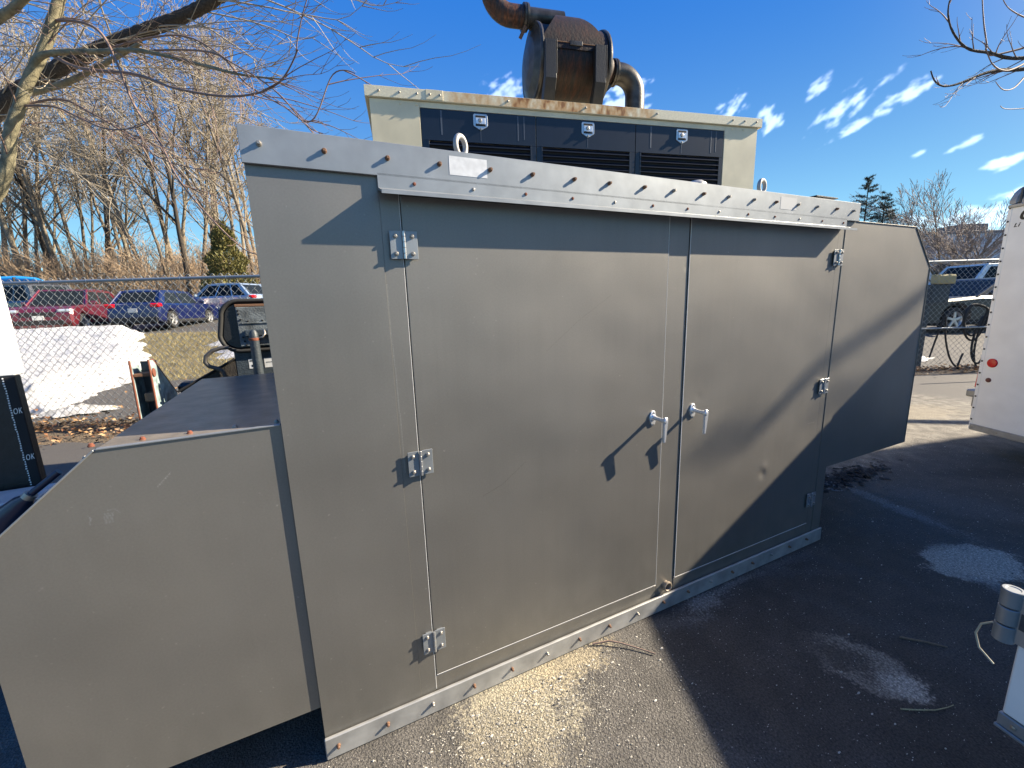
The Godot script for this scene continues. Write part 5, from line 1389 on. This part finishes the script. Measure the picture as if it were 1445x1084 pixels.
	limb(mb, V([[9.87, 5.19, -1.46], [9.49, 5.19, -1.52], [9.17, 5.25, -1.58], [8.94, 5.3, -1.58]]), 0.012, 0.005, 6)
	limb(mb, V([[10.8, 4.68, -1.02], [10.01, 4.01, -1.14], [9.35, 3.95, -1.32], [8.97, 3.91, -1.38], [8.75, 3.91, -1.37]]), 0.012, 0.004, 6)
	limb(mb, V([[9.56, 4.42, -1.44], [9.25, 4.23, -1.43], [8.96, 4.17, -1.44], [8.73, 4.23, -1.45]]), 0.012, 0.004, 6)
	limb(mb, V([[9.58, 4.61, -1.47], [9.19, 4.47, -1.51], [8.87, 4.52, -1.56], [8.66, 4.75, -1.6]]), 0.014, 0.005, 6)
	for k in 2: shoots(mb, rb[k], 12, 0.3, 0.9, 0.008, rng, Vector3(-0.2, 0.1, -0.1), 0.55, 1)
	kind(put("twigs", mb.mesh(), M.twig_red, t), "stuff")

# ------------------------------------------------------------------ far right: trees, building, hoses
func make_right_background() -> void:
	var o := {"wobble": 0.06, "lift": 0.01, "min": 0.011, "fine": 2, "levels": 4, "kids": [15, 8, 6, 4], "first": [0.3, 0.25, 0.25, 0.2], "spread": [0.85, 0.36, 0.4, 0.45], "ratio": [4.3, 0.6, 0.6, 0.6]}
	var a := bare_tree("vase_tree", "wide vase-shaped bare tree in front of the long grey building, left of two", lot(29.4, 28.9), 0.4, 1.9, 0.22, 501, o, M.bark_gray, M.twig_far, "vase-shaped trees before the building")
	var b := copy(a, "vase_tree", "wide vase-shaped bare tree next to the trailer's roof, right of two", lot(30.8, 27.0), 2.3)
	b.scale = Vector3.ONE * 1.02
	var c := copy(a, "vase_tree", "small bare tree top showing over the enclosure's right end", lot(24.9, 33.0), 4.0)
	c.scale = Vector3.ONE * 0.86
	for q in [[22.1, 27.2, 8.0, "taller blue-grey conifer beyond the right hood"], [23.4, 27.4, 7.1, "shorter blue-grey conifer beyond the right hood, next to the vase-shaped tree"]]:
		var cn := thing("conifer", q[3], "conifer", lot(q[0], q[1]), 0.0, "thin conifers")
		var mb := MB.new(); mb.tube(PackedVector3Array([Vector3(0, -0.2, 0), Vector3(0, q[2], 0)]), PackedFloat32Array([0.11, 0.015]), 7)
		put("trunk", mb.mesh(), M.bark_dark, cn)
		mb = MB.new()
		var rng := RandomNumberGenerator.new(); rng.seed = int(q[0] * 10)
		for k in 190:
			var y := lerpf(1.2, q[2], rng.randf())
			var ln: float = (q[2] - y) * 0.34 + 0.25
			var g := rng.randf() * TAU
			var d := Vector3(cos(g), 0.18, sin(g))
			var e := d * ln * rng.randf_range(0.7, 1.1)
			mb.tube(PackedVector3Array([Vector3(0, y, 0), Vector3(0, y, 0) + e]), PackedFloat32Array([0.014, 0.006]), 3)
			for j in 44:
				var f := rng.randf_range(0.2, 1.0)
				var p := Vector3(0, y, 0) + e * f
				var w := Vector3(rng.randf_range(-1, 1), rng.randf_range(-0.6, 0.8), rng.randf_range(-1, 1)).normalized() * 0.15
				var s := w.cross(Vector3.UP).normalized() * 0.02
				mb.tri(p - s, p + s, p + w)
		kind(put("needles", mb.mesh(), mat(lin(0.10, 0.125, 0.11), 0.8), cn), "stuff")
	# long low building
	var bl := thing("long_building", "long low blue-grey industrial building behind the bare trees", "building", lot(50.0, 49.0), atan2(-(ALONG.z), ALONG.x))
	plate(bl, "wall", -22, 24, -0.5, 7.2, -14, 0, M.wall_far, 0.02)
	plate(bl, "parapet", -22.2, 24.2, 7.2, 7.45, -14.2, 0.15, mat(lin(0.2, 0.2, 0.2), 0.6), 0.02)
	plate(bl, "roof_unit", 3.0, 6.0, 7.72, 8.5, -5, -2, mat(lin(0.14, 0.13, 0.13), 0.6), 0.02)
	for k in 9: plate(bl, "window", -20.0 + 4.6 * k, -17.4 + 4.6 * k, 2.6, 4.0, 0.002, 0.04, M.glass, 0.01)
	# far line of woods beyond everything on the right
	# foam block on a post box at the fence
	var pb := thing("meter_box", "dark grey-green metal box at the fence beside the right hood", "utility box", lot(8.2, 8.05), atan2(-ALONG.z, ALONG.x))
	plate(pb, "cabinet", -0.25, 0.14, 1.25, 1.62, -0.2, 0.0, M.slate, 0.01)
	plate(pb, "door", -0.22, 0.11, 1.28, 1.59, 0.001, 0.012, M.slate, 0.004)
	plate(pb, "post", -0.22, -0.15, -0.1, 1.249, -0.15, -0.05, M.slate, 0.004)
	var fb := thing("foam_block", "ragged yellow foam block lying on the dark box by the fence", "foam block", lot(8.2, 8.0) + Vector3(0, 1.624, 0), atan2(-ALONG.z, ALONG.x))
	var rngf := RandomNumberGenerator.new(); rngf.seed = 3
	var mbf := MB.new()
	mbf.box(Vector3(0.02, 0.085, -0.1), Vector3(0.34, 0.17, 0.18), 0.02)
	for k in 60: mbf.box(Vector3(rngf.randf_range(-0.15, 0.19), 0.165, rngf.randf_range(-0.18, -0.02)), Vector3(0.03, rngf.randf_range(0.01, 0.035), 0.03), 0.006)
	put("foam", mbf.mesh(), M.foam, fb)
	# hoses hung on the fence
	var hs := thing("hose_coil", "black hoses looped over the chain-link fence at right", "hose", lot(8.72, 8.02), atan2(-ALONG.z, ALONG.x))
	for q in [[0.10, 0.20, 0.30, 1.06, 0.02], [0.13, 0.22, 0.34, 1.02, 0.018], [0.30, 0.14, 0.46, 0.74, 0.019], [0.34, 0.11, 0.54, 0.76, 0.017]]:
		var mb := MB.new(); var pts := PackedVector3Array()
		for k in 33:
			var g := TAU * k / 32.0
			pts.append(Vector3(q[0] + q[1] * cos(g) + 0.02 * sin(g * 3.0), q[3] + q[2] * sin(g) * (0.55 if sin(g) > 0.0 else 1.4) + 0.0, 0.03 + 0.02 * sin(g * 2.0 + q[0] * 9.0)))
		mb.tube(pts, even(pts.size(), q[4]), 8)
		put("loop", mb.mesh(), M.rubber, hs)
	for q in [[Vector3(-0.48, 1.02, 0.03), Vector3(-0.60, 0.5, 0.04), Vector3(-0.66, 0.24, 0.05)], [Vector3(-0.45, 1.02, 0.03), Vector3(-0.38, 0.55, 0.04), Vector3(-0.20, 0.1, 0.08), Vector3(0.1, -0.1, 0.2)], [Vector3(0.0, 0.3, 0.03), Vector3(-0.12, 0.0, 0.08), Vector3(-0.3, -0.3, 0.3)], [Vector3(0.42, 0.2, 0.04), Vector3(0.6, -0.2, 0.2), Vector3(0.9, -0.3, 0.35)]]:
		var mb := MB.new(); limb(mb, q, 0.016, 0.014, 8)
		put("hose_end", mb.mesh(), M.rubber, hs)
	var wk := thing("wooden_stake", "thin weathered wooden stake leaning by the trailer's rear", "stake", lot(8.05, 6.7))
	mbf = MB.new(); mbf.tube(PackedVector3Array([Vector3(0.42, -0.02, 0.05), Vector3(0.0, 0.72, -0.25)]), PackedFloat32Array([0.022, 0.02]), 7, true)
	put("stick", mbf.mesh(), M.wood, wk)

# ------------------------------------------------------------------ ground cover, snow, leaves, grit
func sheet(poly_u: Array, f: Callable, n := 40, m := 24) -> ArrayMesh:   # a draped sheet: poly_u = [u0, u1, d0, d1] in the site's axes, f(u, d) = height above ground or NAN
	var mb := MB.new()
	var id := {}
	for j in m + 1:
		for i in n + 1:
			var u := lerpf(poly_u[0], poly_u[1], float(i) / n); var d := lerpf(poly_u[2], poly_u[3], float(j) / m)
			var h: float = f.call(u, d)
			var p := lot(u, d); p.y += h
			var e := 0.06
			var pu := lot(u + e, d); pu.y += f.call(u + e, d)
			var pd := lot(u, d + e); pd.y += f.call(u, d + e)
			var nn := (pu - p).cross(pd - p).normalized()
			if nn.y < 0: nn = -nn
			id[j * (n + 1) + i] = mb.vert(p, nn)
	for j in m:
		for i in n:
			var a := j * (n + 1) + i
			var hs := [mb.v[a].y - ground_height(mb.v[a]), mb.v[a + 1].y - ground_height(mb.v[a + 1]), mb.v[a + n + 1].y - ground_height(mb.v[a + n + 1]), mb.v[a + n + 2].y - ground_height(mb.v[a + n + 2])]
			if hs.max() < -0.01: continue
			mb.ix.append_array([a, a + n + 1, a + 1, a + 1, a + n + 1, a + n + 2])
	return mb.mesh()

func scatter(called: String, label: String, category: String, mesh: Mesh, m: Material, xs: Array[Transform3D], cols: PackedColorArray) -> void:
	var mm := MultiMesh.new()
	mm.transform_format = MultiMesh.TRANSFORM_3D
	mm.use_colors = cols.size() > 0
	mm.mesh = mesh
	mm.instance_count = xs.size()
	for k in xs.size():
		mm.set_instance_transform(k, xs[k])
		if cols.size() > 0: mm.set_instance_color(k, cols[k])
	var o := MultiMeshInstance3D.new()
	o.name = numbered(called, self); o.multimesh = mm; o.material_override = m
	add_child(o, true)
	kind(o, "stuff"); tag(o, label, category)

func make_litter() -> void:
	var rng := RandomNumberGenerator.new(); rng.seed = 55
	var nz := noise(0.35, 4, 601); var nf := noise(1.6, 3, 602)
	# grass verge, snow bank, path
	var gm := mat(lin(0.30, 0.245, 0.115), 0.95, 0.0, gray_tex(256, 0.05, 5, 71, 0.45, 1.0), bump_tex(256, 0.11, 4, 72, 9.0), 1.1, 1.0)
	var grass := func(u: float, d: float) -> float: return 0.035 + 0.03 * nf.get_noise_2d(u * 2.0, d * 2.0) - 0.3 * smoothstep(0.0, -0.5, d - (10.4 + 0.24 * (u + 4.0) + 0.3 * nz.get_noise_2d(u, d)))
	var g := put("grass_verge", sheet([-24.0, 3.0, 6.3, 15.3], grass, 130, 50), gm); kind(g, "stuff"); tag(g, "dry tan winter grass between the path and the parked cars", "grass")
	var snow := func(u: float, d: float) -> float:
		var e := minf(minf((-0.87 * d - 0.46 * maxf(0.0, 10.5 - d) - u) * 0.7, (d - 6.6) * 0.6), (15.3 - d) * 0.8) + 0.36 * nz.get_noise_2d(u * 1.3, d * 1.3) + 0.06 * nf.get_noise_2d(u * 1.3, d * 1.3)
		return clampf(e * 0.8, -0.1, 0.45) + (0.05 * nf.get_noise_2d(u, d) + 0.015 * nf.get_noise_2d(u * 3.0, d * 3.0) if e > 0.0 else 0.0)
	var sb := put("snow_bank", sheet([-20.0, -5.2, 6.2, 15.8], snow, 240, 180), M.snow); kind(sb, "structure"); tag(sb, "large dirty white snow bank behind the chain-link fence at left", "snow")
	for q in [[-8.6, 13.3, 0.55], [-7.0, 12.6, 1.1], [-6.0, 12.2, 0.6], [-8.9, 9.2, 0.35], [-6.95, 6.5, 0.3], [-7.3, 5.4, 0.2], [8.7, 8.9, 0.22]]:
		var mb := MB.new()
		var blob := noise(1.8, 3, int(q[0] * 100) + 900)
		var at := lot(q[0], q[1])
		var first := -1
		for j in 7:
			for k in 25:
				var a := TAU * k / 24.0; var r: float = q[2] * (j / 6.0) * (1.0 + 0.7 * blob.get_noise_2d(cos(a) * 1.2, sin(a) * 1.2))
				var hh := 0.16 * minf(q[2] * 2.0, 1.0) * (1.0 - pow(j / 6.0, 2.0)) * (1.0 + 0.8 * blob.get_noise_2d(r * 4.0 + a, a))
				var p := Vector3(cos(a) * r * 1.4, hh, sin(a) * r * 0.8)
				p.y += ground_height(at + p) - at.y + 0.03
				var id := mb.vert(p, Vector3(cos(a) * 0.35 * j / 6.0, 1, sin(a) * 0.35 * j / 6.0).normalized())
				if first < 0: first = id
		for j in 6:
			for k in 24:
				var p := j * 25 + k
				mb.ix.append_array([p, p + 25, p + 1, p + 1, p + 25, p + 26])
		var sp := put("snow_patch", mb.mesh(), M.snow, null, xf(at)); kind(sp, "structure"); tag(sp, "small leftover patch of snow on the ground", "snow")
	# dirt strip under the left fence and by the right fence
	var dirt := mat(lin(0.21, 0.155, 0.095), 0.95, 0.0, gray_tex(256, 0.05, 5, 81, 0.5, 1.0), bump_tex(256, 0.1, 4, 82, 9.0), 1.5, 1.0)
	var f1 := func(u: float, d: float) -> float: return 0.012 + 0.02 * nf.get_noise_2d(u * 2.0, d * 2.0) - 0.2 * smoothstep(0.5, 0.85, absf(d - 5.15 + 0.06 * u) + 0.3 * nz.get_noise_2d(u * 2.0, d * 2.0))
	var ds := put("dirt_strip", sheet([-13.0, 2.0, 3.5, 8.0], f1, 120, 50), dirt); kind(ds, "stuff"); tag(ds, "brown dirt strip along the foot of the left fence", "dirt")
	var f2 := func(u: float, d: float) -> float: return 0.012 + 0.03 * nf.get_noise_2d(u * 2.0, d * 2.0) - 0.2 * smoothstep(0.25, 0.45, absf(d - 7.85) + 0.2 * nz.get_noise_2d(u * 2.0, d * 2.0))
	ds = put("dirt_strip", sheet([6.5, 14.0, 7.0, 8.7], f2, 80, 24), dirt); kind(ds, "stuff"); tag(ds, "dark dirt and leaves along the foot of the right fence", "dirt")
	# fallen leaves
	var leaf := MB.new()
	leaf.tri(Vector3(-0.5, 0, 0), Vector3(0, 0.16, 0.32), Vector3(0.5, 0.05, 0)); leaf.tri(Vector3(-0.5, 0, 0), Vector3(0.5, 0.05, 0), Vector3(0, 0.2, -0.32))
	var lm := leaf.mesh()
	var xs: Array[Transform3D] = []; var cs := PackedColorArray()
	for k in 5200:
		var u := rng.randf_range(-12.0, 1.0); var d := 5.25 - 0.06 * u + rng.randfn() * 0.32
		if k % 4 == 0: u = rng.randf_range(6.8, 13.0); d = 7.85 + rng.randfn() * 0.16
		elif k % 17 == 0: d = rng.randf_range(6.5, 13.0)
		var s := rng.randf_range(0.035, 0.09)
		xs.append(Transform3D(Basis.from_euler(Vector3(rng.randf_range(-0.7, 0.7), rng.randf() * TAU, rng.randf_range(-0.7, 0.7))).scaled(Vector3.ONE * s), lot(u, d) + Vector3(0, rng.randf_range(0.02, 0.07), 0)))
		cs.append([Color(0.22, 0.10, 0.045), Color(0.30, 0.17, 0.075), Color(0.36, 0.24, 0.13), Color(0.10, 0.06, 0.035)][rng.randi() % 4])
	var lmat := mat(Color(1, 1, 1), 0.9); lmat.vertex_color_use_as_albedo = true
	scatter("fallen_leaves", "brown fallen leaves along the foot of the fences", "leaves", lm, lmat, xs, cs)
	# grass blades
	xs = []; cs = PackedColorArray()
	var blade := MB.new(); blade.tri(Vector3(-0.06, 0, 0), Vector3(0.06, 0, 0), Vector3(0.1, 1, 0.2))
	for k in 16000:
		var u := rng.randf_range(-20.0, -1.5); var d := rng.randf_range(9.0, 15.2)
		if grass.call(u, d) < 0.0 or snow.call(u, d) > 0.05: continue
		var s := rng.randf_range(0.05, 0.13)
		xs.append(Transform3D(Basis.from_euler(Vector3(rng.randf_range(-0.8, 0.8), rng.randf() * TAU, rng.randf_range(-0.8, 0.8))).scaled(Vector3.ONE * s), lot(u, d) + Vector3(0, 0.03, 0)))
		cs.append(Color(0.34, 0.27, 0.12).lerp(Color(0.16, 0.17, 0.06), rng.randf() * rng.randf()))
	scatter("grass_blades", "dry tan grass blades on the verge", "grass", blade.mesh(), lmat, xs, cs)
	# grit on the asphalt
	var peb := MB.new()
	peb.lathe([[0.0, -0.3], [0.42, -0.25], [0.5, 0.05], [0.3, 0.35], [0.0, 0.42]], Transform3D.IDENTITY, 5)
	xs = []; cs = PackedColorArray()
	for k in 13000:
		var p := Vector3(rng.randf_range(-0.2, 6.0), 0.001, rng.randf_range(-0.9, 1.3))
		if k % 3 == 0: p = Vector3(0.72 + rng.randfn() * 0.28, 0.001, 0.13 + absf(rng.randfn()) * 0.2 - 0.05)
		if p.z < 0.03 and p.x < 2.9: continue
		var s := rng.randf_range(0.0012, 0.0035) if rng.randf() < 0.97 else rng.randf_range(0.004, 0.009)
		xs.append(Transform3D(Basis.from_euler(Vector3(rng.randf() * 3, rng.randf() * 6, 0)).scaled(Vector3(s * rng.randf_range(0.8, 2.8), s, s)), p))
		var v := rng.randf_range(0.2, 0.6)
		cs.append(Color(v, v * 0.95, v * 0.82) if rng.randf() < 0.8 else Color(0.06, 0.06, 0.06))
	scatter("scattered_grit", "pale grit and salt grains scattered over the asphalt", "grit", peb.mesh(), lmat, xs, cs)
	# charred debris by the right hood
	xs = []; cs = PackedColorArray()
	for k in 420:
		var p := Vector3(4.15 + rng.randfn() * 0.24, 0.004, -0.42 + rng.randfn() * 0.06)
		if k % 3 == 0: p = Vector3(3.72 + rng.randfn() * 0.16, 0.004, -0.44 + rng.randfn() * 0.07)
		var s := rng.randf_range(0.02, 0.06)
		xs.append(Transform3D(Basis.from_euler(Vector3(rng.randf_range(-0.5, 0.5), rng.randf() * TAU, rng.randf_range(-0.5, 0.5))).scaled(Vector3(s, s * rng.randf_range(0.2, 0.6), s)), p))
		cs.append(Color(0.012, 0.012, 0.013) if k % 9 > 0 else Color(0.22, 0.22, 0.22))
	scatter("charred_debris", "black charred debris on the asphalt under the right hood", "debris", lm, lmat, xs, cs)
	# twigs and sticks on the ground
	for q in [[[[1.10, 0.008, 0.03], [1.17, 0.02, 0.06], [1.25, 0.012, 0.13], [1.31, 0.008, 0.2]], "brown twig lying on the asphalt in front of the doors", M.twig_red, 0.0042], [[[2.34, 0.006, 0.63], [2.40, 0.012, 0.70], [2.45, 0.006, 0.75]], "short pale stick lying on the dark asphalt at lower right", M.wood, 0.0045], [[[1.93, 0.006, 0.80], [2.03, 0.01, 0.86], [2.12, 0.006, 0.88]], "thin pale grass stem beside the oval grey patch", M.foam, 0.0025]]:
		var mb := MB.new(); limb(mb, V(q[0]), q[3], q[3] * 0.6, 6)
		var tw := put("twig", mb.mesh(), q[2]); tag(tw, q[1], "twig")
	# white parking lines
	var mbl := MB.new()
	for k in 24:
		var u0 := 6.0 + 0.4 * k
		var p0 := lot(u0, 8.95); var p1 := lot(u0 + 0.4, 8.95); var p2 := lot(u0 + 0.4, 9.07); var p3 := lot(u0, 9.07)
		mbl.quad(p0 + Vector3.UP * 0.012, p1 + Vector3.UP * 0.012, p2 + Vector3.UP * 0.012, p3 + Vector3.UP * 0.012)
	var pl := put("parking_line", mbl.mesh(), mat(lin(0.62, 0.6, 0.52), 0.8)); kind(pl, "structure")
